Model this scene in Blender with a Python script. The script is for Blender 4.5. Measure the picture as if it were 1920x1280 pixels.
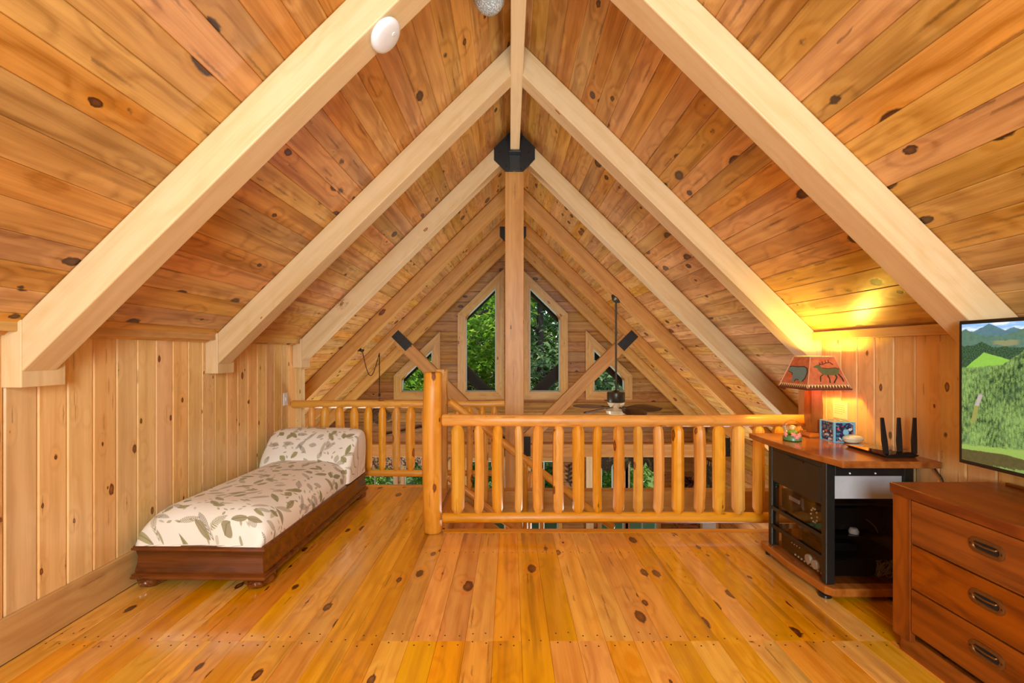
import bpy, bmesh, math, random
from mathutils import Vector as V, Matrix, Euler
C = bpy.context.scene
COL = C.collection
for o in list(bpy.data.objects):
    bpy.data.objects.remove(o)
PI = math.pi
rnd = random.Random(7)

# ------------------------------------------------------------------ camera, world, light, exposure
F = 860.0; CX, CY = 956.0, 661.0; EYE = 1.35
cd = bpy.data.cameras.new('camera'); cam = bpy.data.objects.new('camera', cd); COL.objects.link(cam)
cam.location = (0, 0, EYE); cam.rotation_euler = (PI/2, 0, 0)
cd.sensor_width = 36; cd.sensor_fit = 'HORIZONTAL'; cd.lens = F/1920*36
cd.shift_x = (960-CX)/1920; cd.shift_y = (CY-640)/1920
cd.clip_start = 0.05; cd.clip_end = 300
C.camera = cam
C.cycles.max_bounces = 9; C.cycles.caustics_reflective = False; C.cycles.caustics_refractive = False
C.view_settings.view_transform = 'Standard'; C.view_settings.look = 'None'
C.view_settings.exposure = 0.25; C.view_settings.gamma = 1.0; C.view_settings.use_curve_mapping = False

w = bpy.data.worlds.new('world'); C.world = w; w.use_nodes = True
wn = w.node_tree; bg = wn.nodes['Background']
sky = wn.nodes.new('ShaderNodeTexSky'); sky.sky_type = 'NISHITA'; sky.sun_disc = False
sky.sun_elevation = math.radians(52); sky.sun_rotation = math.radians(200)
wn.links.new(sky.outputs[0], bg.inputs[0]); bg.inputs[1].default_value = 0.32

def lamp(name, kind, loc, rot, energy, color, **kw):
    d = bpy.data.lights.new(name, kind); d.energy = energy; d.color = color
    for k, v in kw.items(): setattr(d, k, v)
    o = bpy.data.objects.new(name, d); COL.objects.link(o); o.location = loc
    o.rotation_euler = rot
    return o
def aim(a, b):
    return (V(b)-V(a)).to_track_quat('-Z', 'Y').to_euler()
lamp('sun', 'SUN', (0, -10, 20), Euler((math.radians(38), 0, math.radians(-14))), 4.2, (1, .95, .86), angle=.01)
# added area light behind the camera, standing in for a flash
lamp('rear_fill_light', 'AREA', (.04, -1.9, 1.80), aim((.04, -1.9, 1.80), (.04, 4, 2.05)), 200, (.84, .97, 1), shape='RECTANGLE', size=1.1, size_y=1.5)
# added fill lights, unseen below the loft, to brighten the rafters from underneath
lamp('side_fill_light_a', 'AREA', (-3.3, 6.7, -2.35), aim((-3.3, 6.7, -2.35), (.9, 4.4, 2.0)), 150, (.86, .98, 1), shape='RECTANGLE', size=2.2, size_y=.8)
lamp('side_fill_light_b', 'AREA', (3.3, 6.7, -2.35), aim((3.3, 6.7, -2.35), (-.9, 4.4, 2.0)), 150, (.86, .98, 1), shape='RECTANGLE', size=2.2, size_y=.8)

# ------------------------------------------------------------------ mesh helpers
WM = {}
def P(px, py, d):
    return V(((px-CX)*d/F, d, EYE+(CY-py)*d/F))
def PX(px, d): return (px-CX)*d/F
def PZ(py, d): return EYE+(CY-py)*d/F
def frame(o, x, z):
    x = V(x).normalized(); z = V(z); y = z.cross(x).normalized(); z = x.cross(y)
    m = Matrix((x, y, z)).transposed().to_4x4(); m.translation = V(o); return m
def T(x=0, y=0, z=0, rz=0): return Matrix.Translation((x, y, z)) @ Matrix.Rotation(rz, 4, 'Z')
I4 = Matrix.Identity(4)

class MB:
    def __init__(s): s.v = []; s.f = []; s.uv = {}; s.mi = []; s.cur = 0
    def add(s, vs, fs):
        n = len(s.v); s.v += [V(p) for p in vs]
        for f in fs: s.f.append([n+i for i in f]); s.mi.append(s.cur)
        return n
    def box(s, x0, x1, y0, y1, z0, z1, M=None):
        vs = [V((x, y, z)) for x in (x0, x1) for y in (y0, y1) for z in (z0, z1)]
        if M: vs = [M @ p for p in vs]
        s.add(vs, [(0, 1, 3, 2), (4, 6, 7, 5), (0, 4, 5, 1), (2, 3, 7, 6), (0, 2, 6, 4), (1, 5, 7, 3)])
        return s
    def prism(s, poly, ext):
        n = len(poly); e = V(ext); poly = [V(p) for p in poly]
        nrm = V((0, 0, 0))
        for i in range(n): nrm += poly[i].cross(poly[(i+1) % n])
        if nrm.dot(e) > 0: poly = poly[::-1]
        s.add(poly+[p+e for p in poly], [tuple(range(n)), tuple(range(2*n-1, n-1, -1))] + [(i, i+n, (i+1) % n+n, (i+1) % n) for i in range(n)])
        return s
    def rings(s, rs, close=True, cap=(True, True)):
        n = len(rs[0]); base = len(s.v)
        for r in rs: s.v += [V(p) for p in r]
        for k in range(len(rs)-1):
            for i in range(n if close else n-1):
                a = base+k*n+i; b = base+k*n+(i+1) % n
                s.f.append([a, b, b+n, a+n]); s.mi.append(s.cur)
        if cap[0]: s.f.append([base+i for i in range(n)][::-1]); s.mi.append(s.cur)
        if cap[1]: s.f.append([base+(len(rs)-1)*n+i for i in range(n)]); s.mi.append(s.cur)
        return s
    def lathe(s, prof, n=24, M=None):
        """prof: (r, z) from bottom to top, about local Z"""
        rs = []
        for r, z in prof:
            ring = [V((r*math.cos(2*PI*i/n), r*math.sin(2*PI*i/n), z)) for i in range(n)]
            rs.append([M @ p for p in ring] if M else ring)
        return s.rings(rs)
    def tube(s, pts, r, n=8):
        pts = [V(p) for p in pts]; rs = []
        up = V((0, 0, 1))
        for i, p in enumerate(pts):
            t = (pts[min(i+1, len(pts)-1)]-pts[max(i-1, 0)]).normalized()
            a = up if abs(t.dot(up)) < .95 else V((1, 0, 0))
            x = t.cross(a).normalized(); y = x.cross(t).normalized()
            rr = r[i] if isinstance(r, (list, tuple)) else r
            rs.append([p+rr*(math.cos(2*PI*k/n)*x+math.sin(2*PI*k/n)*y) for k in range(n)])
        return s.rings(rs)
    def ell(s, c, rx, ry, rz, n=12, m=8, M=None):
        rs = []
        for j in range(1, m):
            a = -PI/2+PI*j/m
            rs.append([V((c[0]+rx*math.cos(a)*math.cos(2*PI*i/n), c[1]+ry*math.cos(a)*math.sin(2*PI*i/n), c[2]+rz*math.sin(a))) for i in range(n)])
        if M: rs = [[M @ p for p in r] for r in rs]
        return s.rings(rs)

def add(name, mb, mat, parent=None, M=I4, world=False, smooth=False, bevel=0, uv=None, recalc=True):
    me = bpy.data.meshes.new(name)
    me.from_pydata([tuple(p) for p in mb.v], [], mb.f)
    if recalc:
        bm = bmesh.new(); bm.from_mesh(me); bmesh.ops.recalc_face_normals(bm, faces=bm.faces[:]); bm.to_mesh(me); bm.free()
    if world: me.transform(M.inverted())
    for m in (mat if isinstance(mat, (list, tuple)) else [mat]): me.materials.append(m)
    if isinstance(mat, (list, tuple)):
        for p, i in zip(me.polygons, mb.mi): p.material_index = i
    if smooth:
        me.shade_smooth()
        if smooth != True: me.set_sharp_from_angle(angle=math.radians(smooth))
    if uv:
        l = me.uv_layers.new(name='UVMap')
        for lp in me.loops: l.data[lp.index].uv = uv[lp.vertex_index]
    return link(name, me, parent, M, bevel)
def link(name, me, parent=None, M=I4, bevel=0):
    o = bpy.data.objects.new(name, me); COL.objects.link(o)
    put(o, parent, M)
    if bevel:
        b = o.modifiers.new('bevel', 'BEVEL'); b.width = bevel; b.segments = 2; b.limit_method = 'ANGLE'; b.angle_limit = math.radians(40)
    return o
def put(o, parent, M):
    if parent: o.parent = parent; o.matrix_basis = WM[parent.name].inverted() @ M
    else: o.matrix_basis = M
    WM[o.name] = M.copy()
def empty(name, M=I4):
    o = bpy.data.objects.new(name, None); COL.objects.link(o); o.empty_display_size = .1; put(o, None, M); return o
def tag(o, label=None, cat=None, group=None, kind=None):
    if label: o['label'] = label
    if cat: o['category'] = cat
    if group: o['group'] = group
    if kind: o['kind'] = kind
    return o
def thing(name, label, cat, M=I4, group=None): return tag(empty(name, M), label, cat, group)
def struct(o): o['kind'] = 'structure'; return o

# ------------------------------------------------------------------ materials
class N:
    def __init__(s, name):
        s.m = bpy.data.materials.new(name); s.m.use_nodes = True; s.t = s.m.node_tree
        s.b = s.t.nodes['Principled BSDF']; s.out = s.t.nodes['Material Output']
    def n(s, kind, **kw):
        nd = s.t.nodes.new('ShaderNode'+kind)
        for k, v in kw.items(): setattr(nd, k, v)
        return nd
    def l(s, a, b): s.t.links.new(a, b)
    def put(s, sock, v):
        if hasattr(v, 'links'): s.l(v, sock)
        else: sock.default_value = v
    def math(s, op, a, b=None, c=None, clamp=False):
        nd = s.n('Math', operation=op); nd.use_clamp = clamp
        s.put(nd.inputs[0], a)
        if b is not None: s.put(nd.inputs[1], b)
        if c is not None: s.put(nd.inputs[2], c)
        return nd.outputs[0]
    def vmath(s, op, a, b=None):
        nd = s.n('VectorMath', operation=op); s.put(nd.inputs[0], a)
        if b is not None: s.put(nd.inputs[1], b)
        return nd.outputs[0]
    def mix(s, fac, a, b, blend='MIX'):
        nd = s.n('Mix', data_type='RGBA', blend_type=blend); s.put(nd.inputs[0], fac); s.put(nd.inputs[6], a); s.put(nd.inputs[7], b)
        return nd.outputs[2]
    def smooth(s, x, lo, hi):
        nd = s.n('MapRange', interpolation_type='SMOOTHSTEP'); s.put(nd.inputs[0], x); nd.inputs[1].default_value = lo; nd.inputs[2].default_value = hi
        return nd.outputs[0]
    def noise(s, vec, scale=1, detail=2, rough=.5, dist=0):
        nd = s.n('TexNoise'); s.put(nd.inputs['Vector'], vec); nd.inputs['Scale'].default_value = scale; nd.inputs['Detail'].default_value = detail
        nd.inputs['Roughness'].default_value = rough; nd.inputs['Distortion'].default_value = dist
        return nd.outputs[0]
    def set(s, **kw):
        for k, v in kw.items(): s.put(s.b.inputs[k.replace('_', ' ')], v)
        return s.m
def c4(c): return (c[0], c[1], c[2], 1)
def srgb(r, g, b):
    f = lambda u: (u/255/12.92 if u <= 10 else ((u/255+.055)/1.055)**2.4)
    return (f(r), f(g), f(b), 1)
def plain(name, col, rough=.5, metal=0, spec=.5, emit=None, es=1, alpha=1, coat=0, var=0):
    n = N(name)
    if var:
        tc = n.n('TexCoord').outputs['Object']
        k = n.noise(tc, var, 4, .6)
        f = n.math('MULTIPLY_ADD', k, .5, .75)
        hv = n.n('HueSaturation'); hv.inputs['Color'].default_value = c4(col); n.l(f, hv.inputs['Value']); n.l(hv.outputs[0], n.b.inputs['Base Color'])
    else: n.b.inputs['Base Color'].default_value = c4(col)
    n.b.inputs['Roughness'].default_value = rough; n.b.inputs['Metallic'].default_value = metal
    n.b.inputs['Specular IOR Level'].default_value = spec; n.b.inputs['Coat Weight'].default_value = coat
    if emit: n.b.inputs['Emission Color'].default_value = c4(emit); n.b.inputs['Emission Strength'].default_value = es
    return n.m

def wood(name, light, dark, rough=.4, coat=0, knot=.12, kscale=(4.2, 6.5, 6.5), knotcol=(.035, .013, .005), var=.14, streak=.5, figure=.35, halo=(1, .85, .6), bump=.12, red=.0, spec=.5, cut=0.0, hvar=1.0, mineral=.35):
    """grain runs along the object's local X"""
    n = N(name)
    tc = n.n('TexCoord').outputs['Object']; oi = n.n('ObjectInfo').outputs['Random']
    wn_ = n.n('TexWhiteNoise', noise_dimensions='1D'); n.l(oi, wn_.inputs['W'])
    off = n.vmath('MULTIPLY', wn_.outputs['Color'], (83, 47, 61))
    p = n.vmath('ADD', tc, off)
    wob = n.n('TexNoise'); n.l(n.vmath('MULTIPLY', p, (9, 14, 14)), wob.inputs['Vector']); wob.inputs['Detail'].default_value = 1
    wv = n.vmath('MULTIPLY', n.vmath('SUBTRACT', wob.outputs['Color'], (.5, .5, .5)), (.10, .06, .06))
    vo = n.n('TexVoronoi', voronoi_dimensions='3D', feature='F1'); n.l(n.vmath('ADD', n.vmath('MULTIPLY', p, kscale), wv), vo.inputs['Vector']); vo.inputs['Scale'].default_value = 1; vo.inputs['Randomness'].default_value = .95
    d = vo.outputs['Distance']
    sp = n.n('SeparateColor'); n.l(vo.outputs['Color'], sp.inputs[0])
    keep = n.math('GREATER_THAN', sp.outputs[0], cut)
    rr = n.math('MULTIPLY_ADD', n.math('MULTIPLY', sp.outputs[1], sp.outputs[1]), knot*.95, knot*.38)
    dn = n.math('DIVIDE', d, rr)
    # grain that swirls round the knots
    swirl = n.math('MULTIPLY', n.math('SUBTRACT', 1.0, n.smooth(d, knot*.6, .55)), keep)
    sx = n.n('SeparateXYZ'); n.l(p, sx.inputs[0])
    lowv = n.noise(n.vmath('MULTIPLY', p, (1.1, 5.5, 5.5)), 1, 3, .55)
    ph = n.math('MULTIPLY_ADD', lowv, 26.0, n.math('MULTIPLY', swirl, 7.0))
    ph = n.math('ADD', ph, n.math('MULTIPLY', n.math('ADD', sx.outputs[1], sx.outputs[2]), 30.0))
    fig = n.math('MULTIPLY_ADD', n.math('SINE', ph), .5, .5)
    fig = n.math('POWER', fig, 1.6)
    st = n.noise(n.vmath('MULTIPLY', p, (.55, 17, 17)), 1, 4, .6)
    st = n.smooth(st, .36, .70)
    fine = n.noise(n.vmath('MULTIPLY', p, (4, 150, 150)), 1, 3, .65)
    minr = n.smooth(n.noise(n.vmath('MULTIPLY', p, (.45, 11, 11)), 1, 3, .55), .58, .72)
    fac = n.math('ADD', n.math('MULTIPLY', st, streak), n.math('MULTIPLY', fig, figure))
    fac = n.math('ADD', fac, n.math('MULTIPLY_ADD', fine, .60, -.30), clamp=True)
    base = n.mix(fac, c4(light), c4(dark))
    base = n.mix(n.math('MULTIPLY', minr, mineral), base, c4([dark[i]*.42 for i in range(3)]))
    # knots: halo, dark rim, paler heart
    hal = n.math('MULTIPLY', n.math('SUBTRACT', 1.0, n.smooth(dn, .9, 2.6)), keep)
    base = n.mix(n.math('MULTIPLY', hal, .45), base, c4([light[i]*halo[i] for i in range(3)]))
    ramp = n.n('ValToRGB'); n.l(n.math('MULTIPLY', dn, .8), ramp.inputs[0])
    k = knotcol; e = ramp.color_ramp.elements
    e[0].position = .0; e[0].color = c4([k[i]*4+dark[i]*.22 for i in range(3)]); e[1].position = .8; e[1].color = c4([x*.6 for x in k])
    q = e.new(.45); q.color = c4([k[i]*2+dark[i]*.1 for i in range(3)])
    kn = n.math('MULTIPLY', n.math('SUBTRACT', 1.0, n.smooth(dn, .82, 1.12)), keep)
    dv = n.n('SeparateXYZ'); n.l(n.vmath('SUBTRACT', n.vmath('ADD', n.vmath('MULTIPLY', p, kscale), wv), vo.outputs['Position']), dv.inputs[0])
    ax = n.math('ABSOLUTE', dv.outputs[0]); ay = n.math('ABSOLUTE', dv.outputs[1])
    tail = n.math('MULTIPLY', n.math('SUBTRACT', 1.0, n.smooth(ay, .0, knot*.30)), n.math('SUBTRACT', 1.0, n.smooth(ax, knot*.6, knot*2.6)))
    tail = n.math('MULTIPLY', n.math('MULTIPLY', tail, keep), n.math('MULTIPLY', n.math('GREATER_THAN', sp.outputs[2], .55), n.math('LESS_THAN', d, knot*3)))
    base = n.mix(n.math('MULTIPLY', tail, .55), base, c4([x*1.5 for x in k]))
    base = n.mix(kn, base, ramp.outputs[0])
    # plank to plank variation
    hs = n.n('HueSaturation'); n.l(base, hs.inputs['Color'])
    sc = n.n('SeparateColor'); n.l(wn_.outputs['Color'], sc.inputs[0])
    n.l(n.math('MULTIPLY_ADD', sc.outputs[0], 2*var, 1-var), hs.inputs['Value'])
    n.l(n.math('MULTIPLY_ADD', sc.outputs[1], .020*hvar, .5-.010*hvar-red), hs.inputs['Hue'])
    n.l(n.math('MULTIPLY_ADD', sc.outputs[2], .16*hvar, 1.02-.08*hvar), hs.inputs['Saturation'])
    n.l(hs.outputs[0], n.b.inputs['Base Color'])
    n.put(n.b.inputs['Roughness'], n.math('MULTIPLY_ADD', fine, .12, rough-.06))
    n.b.inputs['Coat Weight'].default_value = coat; n.b.inputs['Coat Roughness'].default_value = .12
    n.b.inputs['Specular IOR Level'].default_value = spec
    if bump:
        bp = n.n('Bump'); bp.inputs['Strength'].default_value = bump; bp.inputs['Distance'].default_value = .004
        n.l(n.math('SUBTRACT', fine, kn), bp.inputs['Height']); n.l(bp.outputs[0], n.b.inputs['Normal'])
    return n.m

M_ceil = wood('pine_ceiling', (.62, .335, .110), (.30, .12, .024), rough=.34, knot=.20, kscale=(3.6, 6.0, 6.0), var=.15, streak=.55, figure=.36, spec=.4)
M_raft = wood('pale_fir', (.72, .54, .32), (.60, .385, .175), rough=.45, knot=.085, kscale=(2.6, 5, 5), knotcol=(.14, .055, .02), var=.05, streak=.45, figure=.22, spec=.35, cut=.35, hvar=.4, mineral=.1)
M_beam = wood('honey_beam', (.66, .36, .115), (.47, .205, .05), rough=.42, knot=.12, kscale=(2.2, 5, 5), knotcol=(.10, .03, .01), var=.06, streak=.5, figure=.25, spec=.35, hvar=.5, mineral=.2)
M_wall = wood('pine_wall', (.84, .55, .245), (.62, .34, .115), rough=.30, knot=.155, kscale=(6.0, 11, 11), knotcol=(.09, .028, .008), var=.08, streak=.5, figure=.25, spec=.6, mineral=.15)
M_floor = wood('pine_floor', (.88, .42, .060), (.58, .205, .014), rough=.24, coat=.8, knot=.18, kscale=(3.8, 7.6, 7.6), knotcol=(.05, .010, .002), var=.13, streak=.5, figure=.32, halo=(1.0, .72, .4), bump=.05, mineral=.6)
M_log = wood('peeled_log', (.80, .39, .070), (.58, .225, .030), rough=.42, coat=.0, knot=.15, kscale=(4, 9, 9), knotcol=(.12, .035, .008), var=.06, streak=.55, figure=.28, hvar=.6)
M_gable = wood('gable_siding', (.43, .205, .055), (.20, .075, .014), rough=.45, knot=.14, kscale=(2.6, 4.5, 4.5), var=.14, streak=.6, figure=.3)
M_trim = wood('pine_trim', (.62, .36, .125), (.46, .225, .06), rough=.4, knot=.12, kscale=(3, 6, 6), knotcol=(.12, .04, .015), var=.07, hvar=.6)
M_mahog = wood('dark_mahogany', (.19, .052, .011), (.065, .016, .005), rough=.22, coat=.5, knot=0.001, var=.03, streak=.7, figure=.3, bump=.05, hvar=.2, mineral=.2)
M_cherry = wood('cherry_veneer', (.40, .135, .028), (.22, .058, .010), rough=.22, coat=.3, knot=.05, kscale=(3, 5, 5), var=.04, streak=.6, figure=.35, bump=.05, hvar=.3)
M_dress = wood('rustic_red_wood', (.29, .072, .010), (.13, .025, .004), rough=.32, coat=.2, knot=.13, kscale=(3, 5.5, 5.5), knotcol=(.03, .008, .003), var=.05, streak=.7, figure=.4, halo=(.8, .6, .5), hvar=.25, mineral=.5)
M_black = plain('black_lacquer', (.012, .011, .010), .35, var=30)
M_blackmetal = plain('black_steel', (.010, .011, .013), .38, metal=.0, spec=.55, var=18)
M_plastic = plain('black_plastic', (.008, .008, .008), .28)
M_gloss = plain('glossy_black', (.006, .006, .006), .06, coat=.6)
M_white = plain('white_plastic', (.80, .86, .94), .4)
M_silver = plain('silver_knob', (.88, .86, .82), .4, metal=0)
M_greyp = plain('grey_panel', (.44, .44, .47), .5, var=6)
M_bronze = plain('old_bronze', (.075, .035, .014), .35, metal=.7, var=40)
M_dark = plain('recess_shade_black', (.006, .004, .003), .8)
M_cream = plain('cream_paper', (.80, .70, .38), .6)
M_ink = plain('grey_ink', (.30, .25, .14), .7)
M_drywall = plain('plain_board', (.52, .36, .20), .8)
M_brownfan = plain('fan_blade_brown', (.06, .026, .018), .30, var=30)
M_fanbody = plain('fan_bronze', (.05, .045, .03), .35, metal=.5)
M_creamglass = plain('cream_glass', (.80, .70, .48), .2, spec=.6)
def glass_mat(name, tint=(1, 1, 1), refl=.9, dark=0.0):
    n = N(name); t = n.t
    tr = n.n('BsdfTransparent'); tr.inputs[0].default_value = c4(tint)
    gl = n.n('BsdfGlossy'); gl.inputs['Roughness'].default_value = .02
    lw = n.n('Fresnel'); lw.inputs[0].default_value = 1.45
    mx = n.n('MixShader'); n.l(n.math('MULTIPLY', lw.outputs[0], refl), mx.inputs[0]); n.l(tr.outputs[0], mx.inputs[1]); n.l(gl.outputs[0], mx.inputs[2])
    n.l(mx.outputs[0], n.out.inputs[0]); return n.m
M_glass = glass_mat('window_glass', (.97, 1, .985), .3)
M_smoked = glass_mat('smoked_glass', (.80, .77, .74), .18)
# ------------------------------------------------------------------ room constants
RX = .05; SL = .985; ZC = 3.63; ZB = 3.40
WL, WR = -2.205, 2.262
YB = -2.5; YG = 9.40; YLE = 4.86; YRE = 3.56; ZL = -2.75; XE = 3.75
DR = [1.985+1.335*i for i in range(6)]; TH = .155
th = math.atan(SL); cs, sn = math.cos(th), math.sin(th)
def zceil(x): return ZC-SL*abs(x-RX)
def zbot(x): return ZB-SL*abs(x-RX)

def plank(parent, M, x0a, x0b, x1a, x1b, w, t, mat, ch=.004, name='plank'):
    """visible face at local z=0; ends run from (x0a at y=-w/2) to (x0b at y=w/2)"""
    h = w/2-.0004
    def e(ya): k = (ya+w/2)/w; return x0a+(x0b-x0a)*k, x1a+(x1b-x1a)*k
    sec = [(-h, -t), (h, -t), (h, -ch), (h-ch, 0), (-h+ch, 0), (-h, -ch)]
    b = MB(); b.rings([[(e(y)[0], y, z) for y, z in sec], [(e(y)[1], y, z) for y, z in sec]])
    return add(name, b, mat, parent, M)

# ------------------------------------------------------------------ loft floor
floor = struct(add('floor', MB().box(WL-.05, WR+.05, YB, 3.50, -.24, -.022).box(WL-.05, -.50, 3.50, 4.72, -.24, -.022), M_trim, None))
fw = .132
def floor_plank(x, y0, y1): plank(floor, frame((x, y0, 0), (0, 1, 0), (0, 0, 1)), 0, 0, y1-y0-.0012, y1-y0-.0012, fw, .021, M_floor, .0016)
nail = MB()
i = 0
x = -2.19+fw/2
while x < WR-.02:
    far = 4.62 if x < -.56 else 3.44
    j = 2.15
    if i % 7 == 3: floor_plank(x, YB, far)
    else:
        floor_plank(x, YB, j); floor_plank(x, j, far)
    for yy in ([j-.035, j+.035] if i % 7 != 3 else [j-.0]) + ([far-.03] if True else []) + [j+.95*1.0 if x > -.56 else j+1.2]:
        for dx in (-.03, .03):
            cx_, cy_ = x+dx+rnd.uniform(-.006, .006), yy+rnd.uniform(-.008, .008)+(.022 if (i % 3 == 0 and yy < 2.3) else 0)
            nail.lathe([(.0042, -.002), (.0042, .0007)], 6, Matrix.Translation((cx_, cy_, 0)))
    x += fw; i += 1
plank(floor, frame((-.50, 3.484, 0), (1, 0, 0), (0, 0, 1)), 0, 0, WR+.50, WR+.50, .085, .03, M_floor, .006, 'edge_board')
plank(floor, frame((WL, 4.664, 0), (1, 0, 0), (0, 0, 1)), 0, 0, -.50-WL, -.50-WL, .085, .03, M_floor, .006, 'edge_board')
plank(floor, frame((-.54, 3.53, 0), (0, 1, 0), (0, 0, 1)), 0, 0, 1.09, 1.09, .085, .03, M_floor, .006, 'edge_board')
tag(add('nail', nail, plain('dark_nail', (.03, .012, .005), .5), floor), kind='stuff')

# ------------------------------------------------------------------ knee walls, baseboards, top trims
wl = struct(add('wall_left', MB().box(WL-.10, WL-.021, YB, YLE, -.1, 1.75), M_drywall))
wr = struct(add('wall_right', MB().box(WR+.021, WR+.10, YB, YRE, -.1, 1.75), M_drywall))
wp = .143
y = YLE-wp/2
while y > .25:
    plank(wl, frame((WL, y, .0), (0, 0, 1), (1, 0, 0)), .0, .0, 1.50, 1.50, wp, .02, M_wall, .0075)
    y -= wp
y = YRE-wp/2
while y > .25:
    plank(wr, frame((WR, y, .0), (0, 0, 1), (-1, 0, 0)), .0, .0, 1.50, 1.50, wp, .02, M_wall, .0075)
    y -= wp
for s, X_, nm, ye in ((1, WL, 'left', YLE), (-1, WR, 'right', YRE)):
    f = frame((X_+s*.018, YB, .1), (0, 1, 0), (s, 0, 0))
    struct(plank(None, f, 0, 0, ye-YB, ye-YB, .198, .018, M_trim, .004, 'baseboard_'+nm))
wb = struct(add('wall_back', MB().box(WL-.1, WR+.1, YB-.1, YB, -.1, 3.9), M_drywall))
k = 1
for s, X_, ye in ((1, WL, YLE), (-1, WR, YRE)):
    segs = [(.2, DR[0]), (DR[0]+.2, DR[1])] + ([(DR[1]+.2, DR[2])] if s == 1 else [(DR[1]+.2, YRE)])
    for a, b in segs:
        if b-a < .06: continue
        m = MB().box(0, b-a, -.0375, .0375, -.028, .028)
        struct(add('trim_%d' % k, m, M_trim, None, frame((X_+s*.0375, a, 1.470), (0, 1, 0), (0, 0, 1)), bevel=.003)); k += 1
# end faces of the knee walls towards the great room and the walls that close the eaves
struct(add('trim_%d' % k, MB().box(0, 1.5, -.055, .055, -.01, .01), M_raft, None, frame((WL-.03, YLE+.011, 0), (0, 0, 1), (0, 1, 0)), bevel=.002)); k += 1
struct(add('trim_%d' % k, MB().box(0, 1.5, -.055, .055, -.012, .012), M_wall, None, frame((WR-.012, YRE-.055, 0), (0, 0, 1), (-1, 0, 0)), bevel=.002)); k += 1
def eave_wall(nm, s, y0):
    x0 = (WL if s < 0 else WR)+s*.02; x1 = s*XE
    b = MB(); b.prism([(x0, y0, -.24), (x1, y0, -.24), (x1, y0, zceil(x1)), (x0, y0, zceil(x0))], (0, -.06, 0))
    struct(add(nm, b, M_gable))
eave_wall('wall_eave_left', -1, YLE-.005); eave_wall('wall_eave_right', 1, YRE-.005)

# ------------------------------------------------------------------ sloped ceilings of boards
roof = []
for s, nm in ((-1, 'ceiling'), (1, 'ceiling.001')):
    b = MB(); x1 = RX+s*(XE-RX*s+.35)
    p = [(RX, YB-.1, ZC+.024), (x1, YB-.1, zceil(x1)+.024), (x1, YB-.1, zceil(x1)+.16), (RX, YB-.1, ZC+.16)]
    b.prism(p, (0, YG+.25-YB+.1, 0))
    rf = struct(add(nm, b, M_drywall)); wd = .131
    down = V((s*cs, 0, -sn)); nrm = V((-s*sn, 0, -cs)); i = 0
    while True:
        sc = (i+.5)*wd
        X_ = RX+s*sc*cs
        if abs(X_) > XE+.05: break
        inside = abs(X_-RX) < 2.22
        ya = .1 if inside else (YLE-.02 if s < 0 else YRE-.02)
        cuts = [d+TH/2 for d in DR[:5] if d > ya+.9]
        rnd.shuffle(cuts)
        c1 = sorted(cuts[:2]) if inside else sorted(cuts[:1])
        if len(c1) == 2 and c1[1]-c1[0] < 1.5: c1 = c1[:1]
        ys = [ya]+c1+[YG+.02]
        for a, b2 in zip(ys, ys[1:]):
            plank(rf, frame(V((RX, a, ZC))+down*sc, (0, 1, 0), nrm), 0, 0, b2-a-.001, b2-a-.001, wd, .022, M_ceil, .0035)
        i += 1
    roof.append(rf)

# ------------------------------------------------------------------ lower storey shell
struct(add('floor.001', MB().box(-XE-.1, XE+.1, YB, YG+.1, ZL-.2, ZL), M_floor))
struct(add('wall_back_lower', MB().box(-XE-.1, XE+.1, YB-.1, YB, ZL, -.1), M_drywall))
def log_rows(parent, M, length, z0, z1, skip=()):
    z = z0
    while z < z1-.02:
        h = min(.205, z1-z)
        spans = [(0, length)]
        for a, b, za, zb in skip:
            if za < z+h/2 < zb:
                spans = [q for u, v in spans for q in ((u, min(v, a)), (max(u, b), v)) if q[1]-q[0] > .01]
        for u, v in spans:
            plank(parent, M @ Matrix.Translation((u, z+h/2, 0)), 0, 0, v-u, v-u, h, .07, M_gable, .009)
        z += h
for s, nm in ((-1, 'wall_lower_left'), (1, 'wall_lower_right')):
    Ml = frame((s*XE, YB if s > 0 else YG, ZL), (0, s, 0), (-s, 0, 0))
    wlw = struct(add(nm, MB().box(s*XE, s*(XE+.12), YB, YG, ZL, .10), M_gable))
    f = frame((s*(XE-.005), YG, ZL), (0, -1, 0), (-s, 0, 0))
    if s < 0: f = frame((s*(XE-.005), YG, ZL), (0, -1, 0), (1, 0, 0))
    z = 0
    while z < 2.78:
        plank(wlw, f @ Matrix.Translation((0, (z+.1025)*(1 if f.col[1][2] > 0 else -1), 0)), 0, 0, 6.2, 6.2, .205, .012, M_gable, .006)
        z += .205

# ------------------------------------------------------------------ gable wall with windows
gf = M_gable
far = struct(empty('wall_far'))
def gx(px): return PX(px, YG)
def gz(py): return PZ(py, YG)
zbt = gz(734.5)
wins = [  # outline polygons (x, z), counter-clockwise from bottom left
    [(gx(872.5), zbt), (gx(931), zbt), (gx(931), gz(537)), (gx(872.5), gz(594))],
    [(gx(992), zbt), (gx(1050.5), zbt), (gx(1050.5), gz(594)), (gx(992), gz(537))],
    [(gx(753), zbt), (gx(811.5), zbt), (gx(811.5), gz(654)), (gx(753), gz(709.5))],
    [(gx(1112), zbt), (gx(1171), zbt), (gx(1171), gz(709)), (gx(1112), gz(652))],
]
LZ0, LZ1 = -2.36, -.86
lowx = [(-3.20, -2.36), (-2.17, -1.28), (-.86, -.09), (.40, 1.0), (1.86, 2.35), (2.43, 3.02)]
wins += [[(a, LZ0), (b, LZ0), (b, LZ1), (a, LZ1)] for a, b in lowx]
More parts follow.
